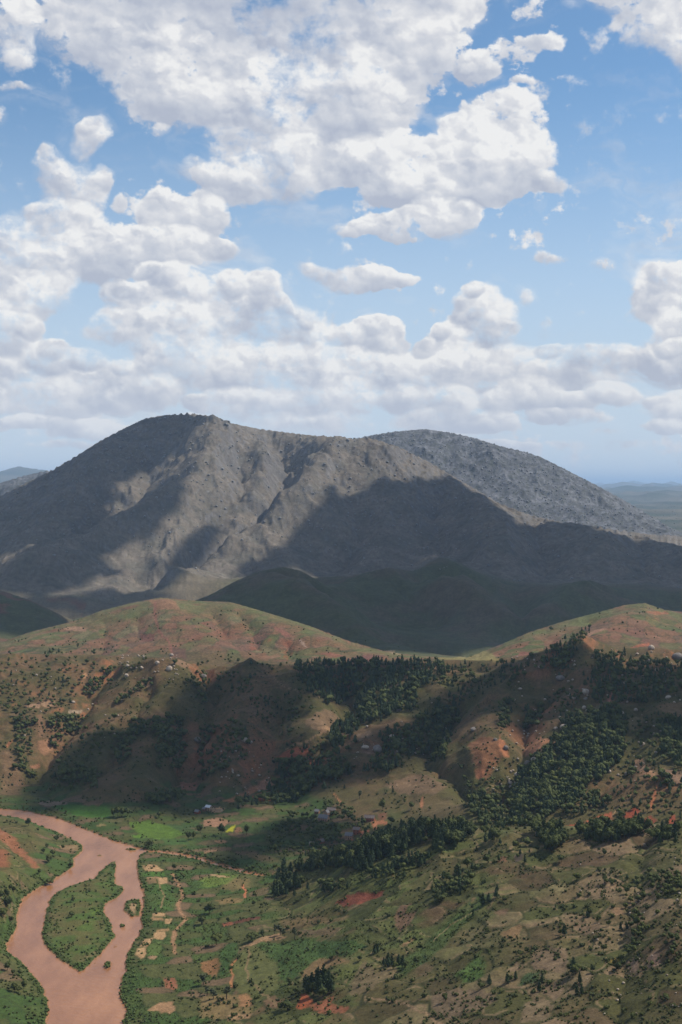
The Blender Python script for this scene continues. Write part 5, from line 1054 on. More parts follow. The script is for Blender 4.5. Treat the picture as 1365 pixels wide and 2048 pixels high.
for (px, py, hp, k, w) in TR:
    q = hit(px, py, 1500 if 1280 < py < 1600 else 0)
    if q is None: continue
    h = hp * q[1] / FPX
    a = ADJ[k][0 if hp >= 15 else 1]
    if w >= 1.4: a = 'broad spreading ' + ('bush like tree' if hp < 16 else 'dark tree')
    o = add_tree(KD[k], *q, h, f'{a} {place_words(px, py)}', 'single trees on the slopes and valley floor', w * (1 if k != 'p' else 1.05), parts=hp >= 14)
    occupied.append((px, py))

# stands of trees: outline, spacing in photo pixels, pine share, height range (m), nearest distance, label
STANDS = [
 ([(590, 1329), (660, 1326), (719, 1329), (730, 1363), (715, 1396), (686, 1406), (671, 1414), (638, 1396), (616, 1385), (594, 1363)], 5.0, .8, (9, 14), 1600, 'dark pine in the dense wood left of the pale green terraces'),
 ([(741, 1356), (800, 1335), (876, 1329), (900, 1341), (832, 1385), (832, 1414), (766, 1440), (726, 1453), (686, 1497), (660, 1504), (664, 1464), (711, 1431), (730, 1398)], 5.0, .85, (9, 14), 1600, 'dark pine in the dense belt running down right of the pale green terraces'),
 ([(719, 1330), (760, 1320), (860, 1322), (876, 1330), (800, 1338), (741, 1356), (730, 1350)], 5.5, .7, (8, 13), 1600, 'dark pine on the plateau edge below the yellow strip'),
 ([(829, 1446), (900, 1409), (900, 1460), (873, 1526), (843, 1512), (821, 1504), (788, 1545), (719, 1548), (763, 1512), (766, 1471), (788, 1464)], 5.6, .6, (7, 12), 1500, 'dark tree in the wooded gully beside the twin pale boulders'),
 ([(547, 1532), (590, 1524), (634, 1532), (715, 1539), (634, 1581), (583, 1607), (492, 1614), (466, 1633), (473, 1614), (528, 1596), (554, 1570)], 5.6, .4, (8, 13), 1450, 'dark leafy tree in the gully wood behind the village'),
 ([(1136, 1438), (1217, 1416), (1253, 1438), (1253, 1493), (1231, 1534), (1187, 1570), (1143, 1603), (1092, 1621), (1041, 1629), (1004, 1603), (1033, 1567), (1085, 1512), (1107, 1486)], 5.6, .55, (7, 12), 1350, 'dark tree in the large wood right of the egg shaped boulder'),
 ([(1169, 1361), (1231, 1321), (1297, 1318), (1365, 1328), (1365, 1387), (1304, 1402), (1250, 1409), (1187, 1402)], 6.5, .6, (7, 12), 1500, 'dark tree in the shaded wood below the dome boulder'),
 ([(1081, 1328), (1129, 1285), (1176, 1255), (1187, 1266), (1147, 1303), (1129, 1336), (1085, 1343)], 5.5, .6, (7, 11), 1500, 'dark tree climbing the wooded knoll on the ridge'),
 ([(1187, 1325), (1206, 1303), (1253, 1310), (1231, 1328), (1187, 1343)], 5.5, .6, (7, 11), 1500, 'dark tree on the ridge right of the wooded knoll'),
 ([(865, 1328), (1011, 1325), (1085, 1336), (1037, 1358), (979, 1387), (920, 1409), (865, 1416), (905, 1385), (870, 1350)], 7.5, .5, (6, 11), 1600, 'dark tree in the loose belt under the plateau edge'),
 ([(865, 1416), (912, 1409), (920, 1438), (887, 1512), (865, 1526)], 5.5, .6, (7, 12), 1500, 'dark tree on the slope left of the orange hillside'),
 ([(1000, 1409), (1026, 1402), (1019, 1468), (997, 1460)], 5.0, .4, (7, 11), 1500, 'dark tree in the narrow gully on the orange hillside'),
 ([(1048, 1424), (1092, 1416), (1075, 1460), (1058, 1462)], 5.0, .4, (7, 11), 1500, 'dark tree left of the pair of big grey boulders'),
 ([(1315, 1446), (1365, 1438), (1365, 1548), (1334, 1512)], 5.0, .5, (8, 12), 1400, 'dark tree in the wood at the right edge'),
 ([(1319, 1548), (1365, 1567), (1365, 1592), (1326, 1577)], 6, .6, (6, 10), 1300, 'dark tree below the wood at the right edge'),
 ([(935, 1599), (1092, 1580), (1231, 1599), (1195, 1628), (1103, 1635), (1070, 1664), (993, 1664), (942, 1635)], 6.2, .4, (6, 11), 1300, 'dark leafy tree in the hollow behind the near spur'),
 ([(1070, 1672), (1095, 1655), (1121, 1656), (1129, 1687), (1100, 1708)], 5.0, .5, (8, 13), 0, 'dark tree in the clump on the near crest left of the orange bank'),
 ([(1151, 1668), (1180, 1660), (1253, 1655), (1304, 1662), (1250, 1683), (1213, 1687), (1158, 1676)], 5.6, .55, (7, 12), 0, 'dark tree in the row on the near crest under the orange bank'),
 ([(1304, 1670), (1365, 1660), (1365, 1690), (1320, 1690)], 7, .5, (7, 11), 0, 'dark tree on the near crest at the right edge'),
 ([(865, 1660), (887, 1656), (931, 1658), (955, 1668), (909, 1696), (865, 1714)], 5.2, .85, (9, 13), 0, 'dark pine on the tip of the near spur'),
 ([(968, 1672), (1000, 1670), (995, 1688), (972, 1690)], 5.5, .6, (7, 11), 0, 'dark tree on the near crest right of the spur pines'),
 ([(547, 1751), (605, 1737), (656, 1719), (700, 1702), (745, 1685), (803, 1664), (876, 1652), (883, 1660), (821, 1694), (766, 1719), (711, 1734), (656, 1733), (605, 1751), (558, 1754)], 4.6, .9, (10, 14), 0, 'dark pine in the long stand on the spur in front of the village'),
 ([(580, 1756), (605, 1769), (580, 1794), (547, 1794), (547, 1774)], 5.0, .85, (9, 12), 0, 'dark pine in the small stand below the spur'),
 ([(638, 1788), (650, 1770), (685, 1770), (682, 1786)], 6.5, .5, (6, 9), 0, 'dark tree above the dark red terraces'),
 ([(715, 1742), (760, 1735), (850, 1710), (880, 1712), (840, 1735), (790, 1752), (740, 1762)], 8, .6, (6, 10), 0, 'dark tree on the slope under the spur pines'),
 ([(865, 1775), (930, 1735), (960, 1740), (950, 1770), (890, 1810), (865, 1808)], 7.5, .5, (5, 9), 0, 'dark tree on the upper near slope'),
 ([(29, 1431), (73, 1438), (66, 1475), (55, 1534), (66, 1563), (55, 1563), (37, 1523), (33, 1475)], 7, .1, (6, 10), 1600, 'round tree in the string of trees left of the orange plot'),
 ([(103, 1431), (176, 1431), (176, 1453), (110, 1497), (99, 1475)], 6.5, .1, (6, 10), 1600, 'round tree right of the orange plot on the left hillside'),
 ([(227, 1493), (271, 1435), (300, 1450), (278, 1475), (234, 1541)], 5.2, .1, (7, 11), 1600, 'dark tree in the left shaded gully'),
 ([(305, 1435), (359, 1435), (374, 1512), (366, 1541), (330, 1534), (308, 1486)], 5.2, .1, (7, 11), 1600, 'dark tree in the right shaded gully'),
 ([(100, 1580), (120, 1530), (185, 1545), (225, 1541), (180, 1575), (105, 1585)], 6.0, .1, (6, 11), 1500, 'dark tree at the shaded foot of the left hills'),
 ([(395, 1460), (460, 1440), (500, 1455), (500, 1512), (450, 1540), (403, 1570)], 8.0, .2, (6, 10), 1500, 'dark tree on the shaded middle slope'),
 ([(289, 1598), (330, 1580), (366, 1596), (360, 1606), (293, 1611)], 5.2, .1, (7, 11), 1500, 'dark tree at the valley edge left of the white roofed house'),
 ([(88, 1304), (121, 1300), (121, 1309), (84, 1311)], 4.6, .3, (6, 10), 2000, 'dark tree in the clump on the far left plateau edge'),
 ([(0, 1306), (38, 1306), (38, 1310), (0, 1310)], 5, .3, (5, 8), 2000, 'dark tree in the row at the left edge of the plateau'),
 ([(121, 1300), (215, 1300), (215, 1308), (121, 1311)], 7, .2, (5, 8), 2000, 'small tree along the left plateau edge'),
 ([(215, 1338), (230, 1344), (215, 1365), (185, 1392), (168, 1398), (175, 1384)], 5.2, .1, (6, 10), 1600, 'dark tree in the diagonal row on the left hillside'),
 ([(296, 1362), (303, 1370), (292, 1384), (255, 1398), (232, 1415), (225, 1408), (262, 1382)], 5.4, .1, (6, 10), 1600, 'dark tree in the row below the eroded tan scar'),
 ([(370, 1352), (420, 1345), (420, 1400), (400, 1420), (390, 1390)], 6.5, .1, (6, 10), 1600, 'dark tree in the shaded gully under the grey boulders'),
 ([(430, 1348), (520, 1350), (510, 1390), (450, 1395)], 9, .1, (5, 9), 1600, 'dark tree under the plateau edge left of the pine wood'),
 ([(500, 1400), (600, 1385), (632, 1412), (600, 1440), (560, 1450), (510, 1440)], 9, .2, (5, 9), 1600, 'small dark tree on the open slope left of the pines'),
 ([(500, 1328), (590, 1330), (590, 1336), (500, 1336)], 7, .3, (4, 8), 1900, 'small tree in the row on the plateau edge'),
 ([(560, 1445), (580, 1440), (615, 1490), (575, 1505)], 9, .2, (5, 9), 1600, 'small dark tree left of the red bare patch'),
 ([(600, 1500), (640, 1495), (700, 1510), (690, 1530), (630, 1525)], 7, .2, (6, 10), 1500, 'dark tree right of the red bare patch'),
 ([(560, 1640), (625, 1620), (640, 1650), (680, 1655), (690, 1690), (640, 1715), (560, 1715), (530, 1680)], 6.5, .05, (4, 8), 1350, 'dark leafy tree in the shaded orchard left of the village'),
 ([(655, 1605), (700, 1618), (712, 1640), (690, 1650), (670, 1630), (640, 1612)], 6.5, .05, (4, 8), 1400, 'leafy tree round the grey roofed village houses'),
 ([(690, 1648), (730, 1645), (742, 1660), (728, 1665), (700, 1660)], 6, .05, (4, 8), 1400, 'green leafy tree between the brick houses'),
 ([(330, 1700), (420, 1708), (500, 1738), (545, 1755), (540, 1759), (450, 1740), (380, 1722)], 6.0, 0, (2.5, 4.5), 1300, 'dark bushy tree along the stream'),
 ([(340, 1735), (365, 1745), (372, 1790), (365, 1800), (350, 1770)], 6, 0, (3, 5), 0, 'green bushy tree beside the footpath'),
 ([(1195, 1760), (1365, 1740), (1365, 1790), (1300, 1805), (1230, 1790)], 12, .1, (3, 6), 0, 'green leafy tree right of the stone coloured plots'),
 ([(1300, 1740), (1350, 1755), (1365, 1790), (1330, 1800), (1300, 1775)], 8, 0, (4, 7), 0, 'yellow green leafy tree at the right edge'),
 ([(1240, 1810), (1290, 1800), (1290, 1900), (1265, 1910)], 12, .1, (4, 7), 0, 'dark tree down the gully on the right near slope'),
 ([(1325, 1850), (1365, 1840), (1365, 1920), (1330, 1900)], 10, 0, (3, 6), 0, 'dark bushy tree on the knoll at the right edge'),
 ([(975, 1690), (1060, 1690), (1080, 1720), (960, 1730)], 12, .4, (4, 8), 0, 'dark tree on the near slope just below its crest'),
 ([(0, 1320), (90, 1318), (210, 1330), (180, 1385), (120, 1430), (0, 1430)], 12, .1, (5, 9), 1700, 'round tree scattered on the left upper hillside'),
 ([(110, 1500), (180, 1470), (230, 1430), (215, 1500), (130, 1540)], 10, .1, (5, 9), 1600, 'dark tree on the slope left of the shaded gullies'),
 ([(1240, 1440), (1310, 1420), (1330, 1500), (1320, 1560), (1250, 1560)], 11, .3, (5, 9), 1400, 'dark tree among the pale rocks on the right slope'),
 ([(1190, 1570), (1300, 1560), (1365, 1600), (1365, 1660), (1230, 1660), (1250, 1600)], 12, .3, (5, 8), 1300, 'dark tree near the red earth on the right'),
 ([(920, 1560), (990, 1560), (1020, 1600), (950, 1600)], 9, .1, (4, 7), 1400, 'small tree in the rocky gully foot'),
 ([(1100, 1380), (1165, 1380), (1160, 1440), (1110, 1440)], 9, .2, (5, 8), 1500, 'dark tree among the ridge boulders'),
]
def short(s):
    w_ = s.split()
    for drop in ('dark', 'leafy', 'round', 'small', 'large', 'long', 'just'):
        if len(w_) > 16 and drop in w_: w_.remove(drop)
    return ' '.join(w_[:16])
def base_lab(lab):
    t = lab.split('|')[0]
    for k in (' pine ', ' tree '):
        if k in t: return ' ' + t.split(k, 1)[1]
    return ' ' + t
cand = []
for si, (poly, gap, pine, hr, dmin, lab) in enumerate(STANDS):
    gap *= 1.12
    P = np.array(poly, float); lo, hi_ = P.min(0), P.max(0); area = (hi_ - lo).prod(); pts = []
    nn_ = int(area / (gap * gap) * 6); xs_ = nrng.uniform(lo[0], hi_[0], nn_); ys_ = nrng.uniform(lo[1], hi_[1], nn_)
    keep_ = inside(poly, xs_ + 26 * fbm(xs_ / 22, ys_ / 16, 3, 501), ys_ + 18 * fbm(xs_ / 22 + 7, ys_ / 16, 3, 502)) & (fbm(xs_ / 20, ys_ / 13, 3, 503) < nrng.uniform(-.12, .34, nn_))
    for x, y in zip(xs_[keep_], ys_[keep_]):
        gv = nrng.uniform(.6, 1.5)
        if any((x - a) ** 2 + ((y - b) * 1.25) ** 2 < (gap * .8 * gv) ** 2 for a, b in pts[-400:]): continue
        pts.append((x, y))
    for x, y in pts:
        q = hit(x, y, dmin)
        if q is None: continue
        h = nrng.uniform(*hr) * nrng.choice([.6, .85, 1, 1, 1.1, 1.2]); k = 'pine' if nrng.random() < pine else 'broad'
        tx, ty = (x - lo[0]) / (hi_[0] - lo[0]), (y - lo[1]) / (hi_[1] - lo[1])
        wl = ('far left', 'left end', 'left', 'centre left', 'centre', 'centre right', 'right', 'right end', 'far right')[min(8, int(tx * 9))]

        where = wl + (' rear' if ty < .4 else ' front' if ty > .7 else '')
        size_ = 'tall ' if h > hr[1] * .98 else 'short ' if h < hr[0] * .9 else ''
        cand.append((h / q[1] * FPX, k, q, h, size_ + lab + '|' + where, si, nrng.uniform(.85, 1.25)))
cand.sort(key=lambda t: -t[0])
for ap, k, q, h, lab, si, w in cand:
    la, wh = lab.split('|'); la = la.replace('dark pine', 'dark leafy tree') if k == 'broad' else la.replace('leafy tree', 'pine').replace('round tree', 'pine')
    if COUNT[k] < 296: add_tree(k, *q, h, short(la + ', ' + wh), 'trees' + base_lab(lab), w)
    else: SMALL[k].append((*q[:2], q[2] - .2, h, w, nrng.uniform(0, 6.28), int(nrng.integers(5))))
print('trees', COUNT, len(SMALL['pine']), len(SMALL['broad']))
scatter_mesh('pine_forest', [[c, t] for c, t in PINES_S], [M_PINE, M_BARK], SMALL['pine'], 'further dark pines of the woods')
scatter_mesh('broadleaf_forest', [[c, t] for c, t in BROADS_S], [M_LEAF, M_BARK], SMALL['broad'], 'further leafy trees of the woods and gullies')

# low scrub, sampled over the open slopes
def sample(n, x0, x1, y0, y1, test=None, dmin=0):
    x, y = nrng.uniform(x0, x1, n), nrng.uniform(y0, y1, n); X_, Y_, Z_, ok = hits(x, y, dmin)
    if test is not None: ok &= test(x, y, (X_, Y_, Z_))
    return [(float(a), float(b), (float(c), float(d), float(e))) for a, b, c, d, e in zip(x[ok], y[ok], X_[ok], Y_[ok], Z_[ok])]
def dry_land(x, y, q): return q[2] > RIVER_Z + .35
def clump(q, s, sd_, thr): return fbm(q[0] / s, q[1] / s, 3, sd_) > thr
it = []
for x, y, q in sample(9000, -30, 1400, 1660, 2070, lambda x, y, q: dry_land(x, y, q) & (fbm(q[0] / 30, q[1] / 30, 3, 61) > np.where(x > 500, .0, .08))):
    it.append((*q, nrng.uniform(.7, 2.3), nrng.uniform(.7, 1.1), nrng.uniform(0, 6.28), int(nrng.integers(4))))
for x, y, q in sample(6500, -30, 1400, 1315, 1660, lambda x, y, q: dry_land(x, y, q) & (q[1] < 2450) & clump(q, 45, 62, .0)):
    it.append((*q, nrng.uniform(1.0, 3.2), nrng.uniform(.7, 1.1), nrng.uniform(0, 6.28), int(nrng.integers(4))))
for x, y, q in sample(1300, -30, 1400, 1215, 1320, lambda x, y, q: (q[1] > 2500) & (q[1] < 3400) & clump(q, 60, 63, .10)):
    it.append((*q, nrng.uniform(1.5, 4), nrng.uniform(.7, 1.1), nrng.uniform(0, 6.28), int(nrng.integers(4))))
scatter_mesh('scrub', [[s] for s in SHRUB_S], [M_SCRUB], it, 'low green scrub over the slopes')
# dark shrubs following plot edges and gullies on the near slope
def edge_at(q):
    i, f = col_at(W0 / 2 + FPX * q[0] / q[1]); r = int(np.searchsorted(GY[:, i], q[1])); r = min(r, NR - 1); return r, i
it = []
for x, y, q in sample(22000, 330, 1400, 1690, 2070, lambda x, y, q: dry_land(x, y, q) & clump(q, 40, 64, -.08)):
    r, i = edge_at(q)
    if edge[r, i] > .55: it.append((*q, nrng.uniform(.6, 1.5), nrng.uniform(.8, 1.2), nrng.uniform(0, 6.28), int(nrng.integers(4))))
scatter_mesh('hedge_shrubs', [[s] for s in SHRUB_S], [M_LEAF], it, 'dark weedy shrubs along the plot edges')
# reeds on the banks and round the island
it = []
for x, y, q in sample(15000, -30, 560, 1610, 2070):
    r, i = edge_at(q); s = SDW[r, i]
    if -16 < s < -1.2 and q[2] > RIVER_Z + .3 and nrng.random() < (1.0 if s > -6 else .2): it.append((*q, nrng.uniform(1.1, 2.4), nrng.uniform(.8, 1.2), nrng.uniform(0, 6.28), int(nrng.integers(4))))
scatter_mesh('reeds', [[s] for s in SHRUB_S], [M_REED], it, 'green reeds and bushes along the river banks')
# crops standing in rows
it = []
for x, y, q in sample(26000, 250, 1400, 1690, 2070, lambda x, y, q: dry_land(x, y, q)):
    r, i = edge_at(q); c = C[r, i]
    if c[1] > c[0] * 1.12: it.append((q[0], round(q[1] / 2.2) * 2.2, q[2] - .1, nrng.uniform(.7, 1.5), nrng.uniform(.7, 1.1), nrng.uniform(0, 6.28), int(nrng.integers(4))))
it = [(a, b, float(ground(a, b)), h, w, t, k) for a, b, c_, h, w, t, k in it]
scatter_mesh('crops', [[s] for s in TUFTS], [M_CROP], it, 'green crops growing on the near fields')

# traced shrubs on the near slopes as things of their own
n_sh = 0
for x, y, q in sample(420, 380, 1360, 1720, 2040, lambda x, y, q: dry_land(x, y, q) & clump(q, 60, 66, .0)):
    if n_sh >= 120: break
    if any(abs(x - a) < 14 and abs(y - b) < 10 for a, b in occupied): continue
    o = bpy.data.objects.new('shrub', ME['dark_shrub' if nrng.random() < .7 else 'shrub'][n_sh % 4]); COL.objects.link(o); h = nrng.uniform(2.0, 3.6)
    o.location = (q[0], q[1], q[2] - .2); o.scale = (h * 1.1, h * 1.1, h); o.rotation_euler = (0, 0, nrng.uniform(0, 6.28))
    tag(o, f"{'large' if h > 3.1 else 'small' if h < 2.5 else 'rounded'} {'dark' if o.data in ME['dark_shrub'] else 'olive'} green shrub {place_words(x, y)}", 'shrub', 'shrubs dotted over the near slopes'); occupied.append((x, y)); n_sh += 1

# ------------------------------------------------------------------ boulders
def rock_mat(name, c1, c2, sc):
    m, nt, b = new_mat(name, .9, .2); N = nt.nodes; L = nt.links
    g = N.new('ShaderNodeNewGeometry'); n = N.new('ShaderNodeTexNoise'); n.inputs['Scale'].default_value = sc; n.inputs['Detail'].default_value = 8; n.inputs['Roughness'].default_value = .65; L.new(g.outputs['Position'], n.inputs['Vector'])
    r = N.new('ShaderNodeValToRGB'); r.color_ramp.elements[0].position = .3; r.color_ramp.elements[0].color = (*c1, 1); r.color_ramp.elements[1].position = .6; r.color_ramp.elements[1].color = (*c2, 1)
    L.new(n.outputs['Fac'], r.inputs[0]); L.new(r.outputs[0], b.inputs['Base Color']); bp = N.new('ShaderNodeBump'); bp.inputs['Distance'].default_value = .6; bp.inputs['Strength'].default_value = .6; L.new(n.outputs['Fac'], bp.inputs['Height']); L.new(bp.outputs[0], b.inputs['Normal']); return m
M_ROCK = rock_mat('pale_granite', (.20, .155, .12), (.46, .38, .30), .35); M_ROCKD = rock_mat('dark_granite', (.10, .09, .08), (.22, .19, .165), .35); M_ROCKM = rock_mat('mountain_rock', (.12, .12, .12), (.27, .265, .26), .04)
BL = [(1303, 1299, 14, 'pale dome shaped boulder on the right skyline'), (1314, 1342, 10, 'grey boulder in the shaded wood below the skyline dome'), (1297, 1324, 12, 'dark grey boulder under the skyline dome', 1), (1337, 1397, 11, 'upright white boulder near the right edge'), (1138, 1391, 10, 'cream boulder at the left of the ridge boulder group'), (1149, 1397, 9, 'pointed cream boulder in the ridge boulder group'), (1172, 1387, 15, 'large split grey boulder in the ridge group'), (1172, 1399, 9, 'small grey boulder under the split boulder', 1),
 (1112, 1458, 8, 'small white boulder left of the big grey one'), (1129, 1457, 15, 'big pale grey boulder at the top of the large wood'), (1068, 1522, 13, 'white egg shaped boulder at the edge of the large wood'), (1055, 1528, 12, 'dark boulder left of the white egg shaped one', 1), (1286, 1492, 12, 'pale boulder above the orange scar'), (947, 1461, 12, 'grey boulder above the orange slope', 1), (1041, 1379, 7, 'small pale boulder on the shaded plateau'), (1121, 1360, 16, 'dark flat outcrop on the shaded plateau', 1), (1012, 1498, 12, 'grey boulder on the lit orange slope', 1), (991, 1481, 9, 'small grey boulder high on the orange slope', 1),
 (1272, 1421, 8, 'small grey boulder above the rocky right slope'), (1272, 1536, 8, 'small white boulder beside the orange scar'), (1035, 1552, 12, 'pale boulder in the gully below the orange slope'), (1021, 1567, 8, 'small grey boulder lowest in the gully'), (891, 1481, 14, 'wide grey boulder at the edge of the gully wood', 1), (1253, 1549, 9, 'flat white boulder below the orange scar'), (1169, 1417, 9, 'flat pale boulder below the ridge group'), (1193, 1393, 8, 'brown boulder right of the split boulder', 1), (1356, 1317, 20, 'broad grey outcrop at the right edge of the skyline', 1), (1275, 1309, 6, 'small white boulder left of the skyline dome'), (1079, 1335, 6, 'tiny white boulder on the ridge track'),
 (785, 1478, 16, 'upper of the twin pale boulders in the gully'), (789, 1488, 17, 'lower of the twin pale boulders in the gully'), (755, 1503, 22, 'broad dark slab left of the twin boulders', 1), (731, 1498, 14, 'pinkish slab at the foot of the pine belt'), (592, 1562, 12, 'round white boulder alone in the gully wood'), (490, 1483, 14, 'pale block on the shaded middle slope'), (502, 1486, 8, 'smaller block right of the pale one on the shaded slope'), (712, 1414, 10, 'dark boulder below the pale green terraces', 1), (799, 1422, 14, 'grey outcrop right of the pine belt', 1), (889, 1460, 10, 'small boulder in the trees left of the orange slope', 1),
 (407, 1355, 12, 'grey boulder on the plateau edge above the shaded gully', 1), (339, 1340, 14, 'large cream boulder on the left plateau edge'), (344, 1312, 9, 'pale pointed boulder on the skyline of the left plateau'), (315, 1328, 10, 'grey white boulder group head on the left plateau'), (284, 1337, 8, 'pale boulder left of the cream one'), (256, 1333, 7, 'small pale boulder by the diagonal tree row'), (147, 1406, 8, 'white boulder on the left hillside'), (253, 1353, 10, 'tan outcrop above the eroded scar'), (396, 1483, 16, 'flat grey slab in the shaded slope', 1), (1193, 1547, 8, 'small pale boulder inside the large wood'), (1290, 1690, 6, 'small pale stone on the near crest')]
MR = {}
for i in range(6): MR[i] = (mk('boulder', *ROCKS[i], M_ROCK, True), mk('boulder', *ROCKS[i], M_ROCKD, True))
for i, (px, py, w, lb, *dk_) in enumerate(BL):
    q = hit(px, py, 1400 if py < 1650 else 0)
    if q is None: continue
    o = bpy.data.objects.new('boulder', MR[i % 6][1 if dk_ else 0]); COL.objects.link(o); s = w * q[1] / FPX / 2 * 1.1
    o.location = (q[0], q[1], q[2] - .1 * s); o.scale = (s, s, s); o.rotation_euler = (0, 0, rnd.uniform(0, 6.28)); tag(o, lb, 'boulder', 'granite boulders on the hills')
it = []
for (x0, x1, y0, y1, n) in ((1020, 1365, 1290, 1570, 170), (240, 360, 1310, 1360, 40), (970, 1050, 1535, 1600, 26), (700, 900, 1400, 1520, 35), (0, 280, 1330, 1480, 30), (440, 540, 1500, 1590, 40), (1150, 1365, 1700, 2040, 60)):
    for x, y, q in sample(n, x0, x1, y0, y1, None, 600 if y0 > 1650 else 1400):
        it.append((*q, nrng.uniform(.6, 2.4) * (.5 if y0 > 1650 else 1), 1, nrng.uniform(0, 6.28), int(nrng.integers(6))))
scatter_mesh('loose_rocks', [[s] for s in ROCK_S], [M_ROCK], it, 'small pale rocks strewn over the hills')
it = []
for x, y, q in sample(7000, -30, 1400, 825, 1190, lambda x, y, q: (q[1] > 4700) & (q[1] < 7200)):
    hrel = max(0.0, (q[2] + 372) / 720)
    if nrng.random() < .10 + .55 * hrel ** 1.3: it.append((*q, nrng.uniform(1.8, 4.5) * (.7 + .5 * hrel) * nrng.choice([1, 1, 1, 1.7]), 1, nrng.uniform(0, 6.28), int(nrng.integers(6))))
for x, y, q in sample(4500, 640, 1400, 850, 1085, lambda x, y, q: q[1] > 7400):
    it.append((*q, nrng.uniform(2.2, 5) * nrng.choice([1, 1, 1.6]), 1, nrng.uniform(0, 6.28), int(nrng.integers(6))))
scatter_mesh('mountain_boulders', [[s] for s in ROCK_S], [M_ROCKM], it, 'granite boulders covering the mountain slopes')

# ------------------------------------------------------------------ houses
def plain(name, c, rough=.9, bump=0, sc=2.0):
    m, nt, b = new_mat(name, rough, .2); N = nt.nodes; L = nt.links; g = N.new('ShaderNodeTexCoord'); n = N.new('ShaderNodeTexNoise'); n.inputs['Scale'].default_value = sc; n.inputs['Detail'].default_value = 5; L.new(g.outputs['Object'], n.inputs['Vector'])
    r = N.new('ShaderNodeValToRGB'); r.color_ramp.elements[0].position = .3; r.color_ramp.elements[0].color = (*[x * .72 for x in c], 1); r.color_ramp.elements[1].position = .7; r.color_ramp.elements[1].color = (*[min(x * 1.15, .85) for x in c], 1); L.new(n.outputs['Fac'], r.inputs[0]); L.new(r.outputs[0], b.inputs['Base Color']); return m
WALL = {'brick': plain('brick_wall', (.30, .105, .06)), 'pale': plain('pale_wall', (.36, .23, .16)), 'cream': plain('cream_wall', (.50, .36, .23)), 'brown': plain('mud_wall', (.24, .14, .09))}
ROOF = {'white': plain('white_metal_roof', (.74, .75, .78), .5), 'grey': plain('grey_metal_roof', (.20, .19, .19), .7), 'tile': plain('weathered_tile_roof', (.21, .17, .15)), 'thatch': plain('thatch_roof', (.26, .22, .17))}
M_DARKW = plain('shutter', (.05, .035, .03)); M_DOOR = plain('door_wood', (.10, .06, .04))
def bx(bm, x0, x1, y0, y1, z0, z1):
    vs = [bm.verts.new((x, y, z)) for z in (z0, z1) for x, y in ((x0, y0), (x1, y0), (x1, y1), (x0, y1))]
    for f in ((3, 2, 1, 0), (4, 5, 6, 7), (0, 1, 5, 4), (1, 2, 6, 5), (2, 3, 7, 6), (3, 0, 4, 7)): bm.faces.new([vs[i] for i in f])
def bm_obj(name, bm, mat, parent=None):
    bmesh.ops.recalc_face_normals(bm, faces=bm.faces); me = bpy.data.meshes.new(name); bm.to_mesh(me); bm.free(); me.materials.append(mat); o = bpy.data.objects.new(name, me); COL.objects.link(o)
    if parent: o.parent = parent
    return o
def house(px, py, wpx, depth, eave, rise, wall, roof, rz, label, dmin=1400, lean=False, chimney=False):
    q = hit(px, py, dmin)
    if q is None: return
    w = wpx * q[1] / FPX; t = bpy.data.objects.new('house', None); COL.objects.link(t); t.location = (q[0], q[1] + depth * .5, q[2] - .1); t.rotation_euler = (0, 0, math.radians(rz)); tag(t, label, 'house', 'houses of the valley village')
    a, b = w / 2, depth / 2
    bm = bmesh.new(); v = [bm.verts.new(p) for p in ((-a, -b, -1.5), (a, -b, -1.5), (a, b, -1.5), (-a, b, -1.5), (-a, -b, eave), (a, -b, eave), (a, b, eave), (-a, b, eave), (-a, 0, eave + rise), (a, 0, eave + rise))]
    for f in ((0, 1, 5, 4), (1, 2, 6, 9, 5), (2, 3, 7, 6), (3, 0, 4, 8, 7), (3, 2, 1, 0)): bm.faces.new([v[i] for i in f])
    bm_obj('wall', bm, WALL[wall], t)
    bm = bmesh.new(); e = .45; k = rise / b; zt_ = .10
    for s in (-1, 1):
        p = [(-a - e, 0, eave + rise + zt_), (a + e, 0, eave + rise + zt_), (a + e, s * (b + e), eave - k * e + zt_), (-a - e, s * (b + e), eave - k * e + zt_)]
        lo_ = [bm.verts.new(x) for x in p]; up = [bm.verts.new((x[0], x[1], x[2] + .14)) for x in p]
        for f in ((0, 1, 2, 3),): bm.faces.new([lo_[i] for i in f]); bm.faces.new([up[i] for i in f])
        for i in range(4): bm.faces.new((lo_[i], lo_[(i + 1) % 4], up[(i + 1) % 4], up[i]))
    bx(bm, -a - e, a + e, -.12, .12, eave + rise + .2, eave + rise + .34)
    rf = bm_obj('roof', bm, ROOF[roof], t)
    if chimney: bm = bmesh.new(); bx(bm, a * .4, a * .4 + .6, -.3, .3, eave + rise - .3, eave + rise + 1.1); bm_obj('chimney', bm, WALL['brick'], rf)
    two = eave > 3.6; n = max(2, int(w // 2.6))
    for lvl in range(2 if two else 1):
        zc = 1.4 + 2.5 * lvl
        for i in range(n):
            x = -a + w * (i + .5) / n
            if lvl == 0 and i == n // 2: bm = bmesh.new(); bx(bm, x - .5, x + .5, -b - .06, -b + .05, 0, 2.1); bm_obj('door', bm, M_DOOR, t); continue
            bm = bmesh.new(); bx(bm, x - .42, x + .42, -b - .05, -b + .05, zc - .5, zc + .6); bm_obj('window', bm, M_DARKW, t)
        bm = bmesh.new(); bx(bm, a - .05, a + .05, -.4, .4, zc - .5, zc + .6); bm_obj('window', bm, M_DARKW, t)
    return t
house(417, 1622, 11, 5.5, 4.6, 2.0, 'cream', 'white', -28, 'two storey cream house with a bright white metal roof')
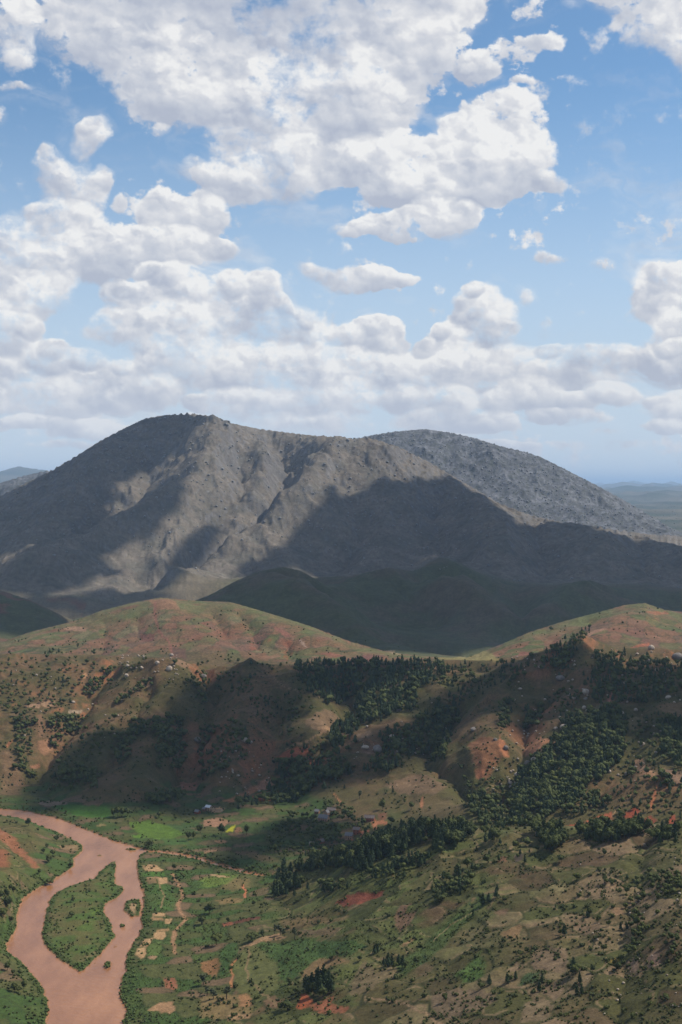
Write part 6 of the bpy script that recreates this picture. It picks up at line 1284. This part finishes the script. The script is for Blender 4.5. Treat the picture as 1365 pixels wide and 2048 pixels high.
house(409, 1623, 6, 4.5, 3.4, 1.2, 'brown', 'grey', -28, 'low brown annex left of the white roofed house')
house(395, 1628, 10, 5, 2.8, 1.8, 'brick', 'grey', -35, 'small brick hut with a grey roof left of the white roofed house')
house(664, 1629, 18, 6, 5.2, 2.3, 'pale', 'tile', -25, 'largest pale village house, two storeys, grey tiled roof')
house(648, 1643, 20, 7, 4.0, 3.4, 'pale', 'grey', -25, 'pale house under a long steep blue grey roof, lowest of the upper village')
house(654, 1633, 8, 5, 4.6, 2.4, 'pale', 'grey', 55, 'narrow pale gabled house between the two big village houses')
house(635, 1628, 9, 5, 3.2, 2.0, 'brown', 'grey', -25, 'small dark house at the left end of the upper village')
house(740, 1643, 20, 6, 4.0, 2.6, 'brick', 'tile', -14, 'long red brick house with a grey tan roof at the right of the village')
house(714, 1669, 13, 6, 5.4, 2.2, 'brick', 'tile', -16, 'tall dark brick house with a pale roof beside orange earth', chimney=True)
house(699, 1679, 15, 6, 4.4, 2.8, 'pale', 'grey', -18, 'pale gabled house in front of the tall brick house')
house(644, 1689, 9, 4.5, 3.4, 2.2, 'brick', 'tile', 50, 'small red brick hut among the shaded orchard trees', 1300)
house(624, 1692, 9, 4.5, 2.2, 1.8, 'brown', 'thatch', -10, 'low thatched hut at the left of the orchard', 1300)
house(1077, 1672, 9, 4.5, 2.4, 1.6, 'pale', 'tile', -10, 'little pale hut half hidden behind the near crest', 0)
q = hit(432, 1624, 1400)
if q:
    t = bpy.data.objects.new('courtyard_wall', None); COL.objects.link(t); t.location = q; t.rotation_euler = (0, 0, math.radians(-20)); tag(t, 'low tan mud wall enclosing the yard right of the white roofed house', 'wall')
    for (x0, x1, y0, y1, zz) in ((-5, 7, 6, 6.5, 2.2), (6.5, 7, -1, 6, 1.9), (0, 6.5, -1.5, -1, 1.2)):
        bm = bmesh.new(); bx(bm, x0, x1, y0, y1, -1.5, zz); bm_obj('wall_section', bm, WALL['cream'], t)
    bm = bmesh.new(); bx(bm, -5.5, -3.6, 1, 3.4, -1, 4.2); bm_obj('gate_tower', bm, WALL['cream'], t)
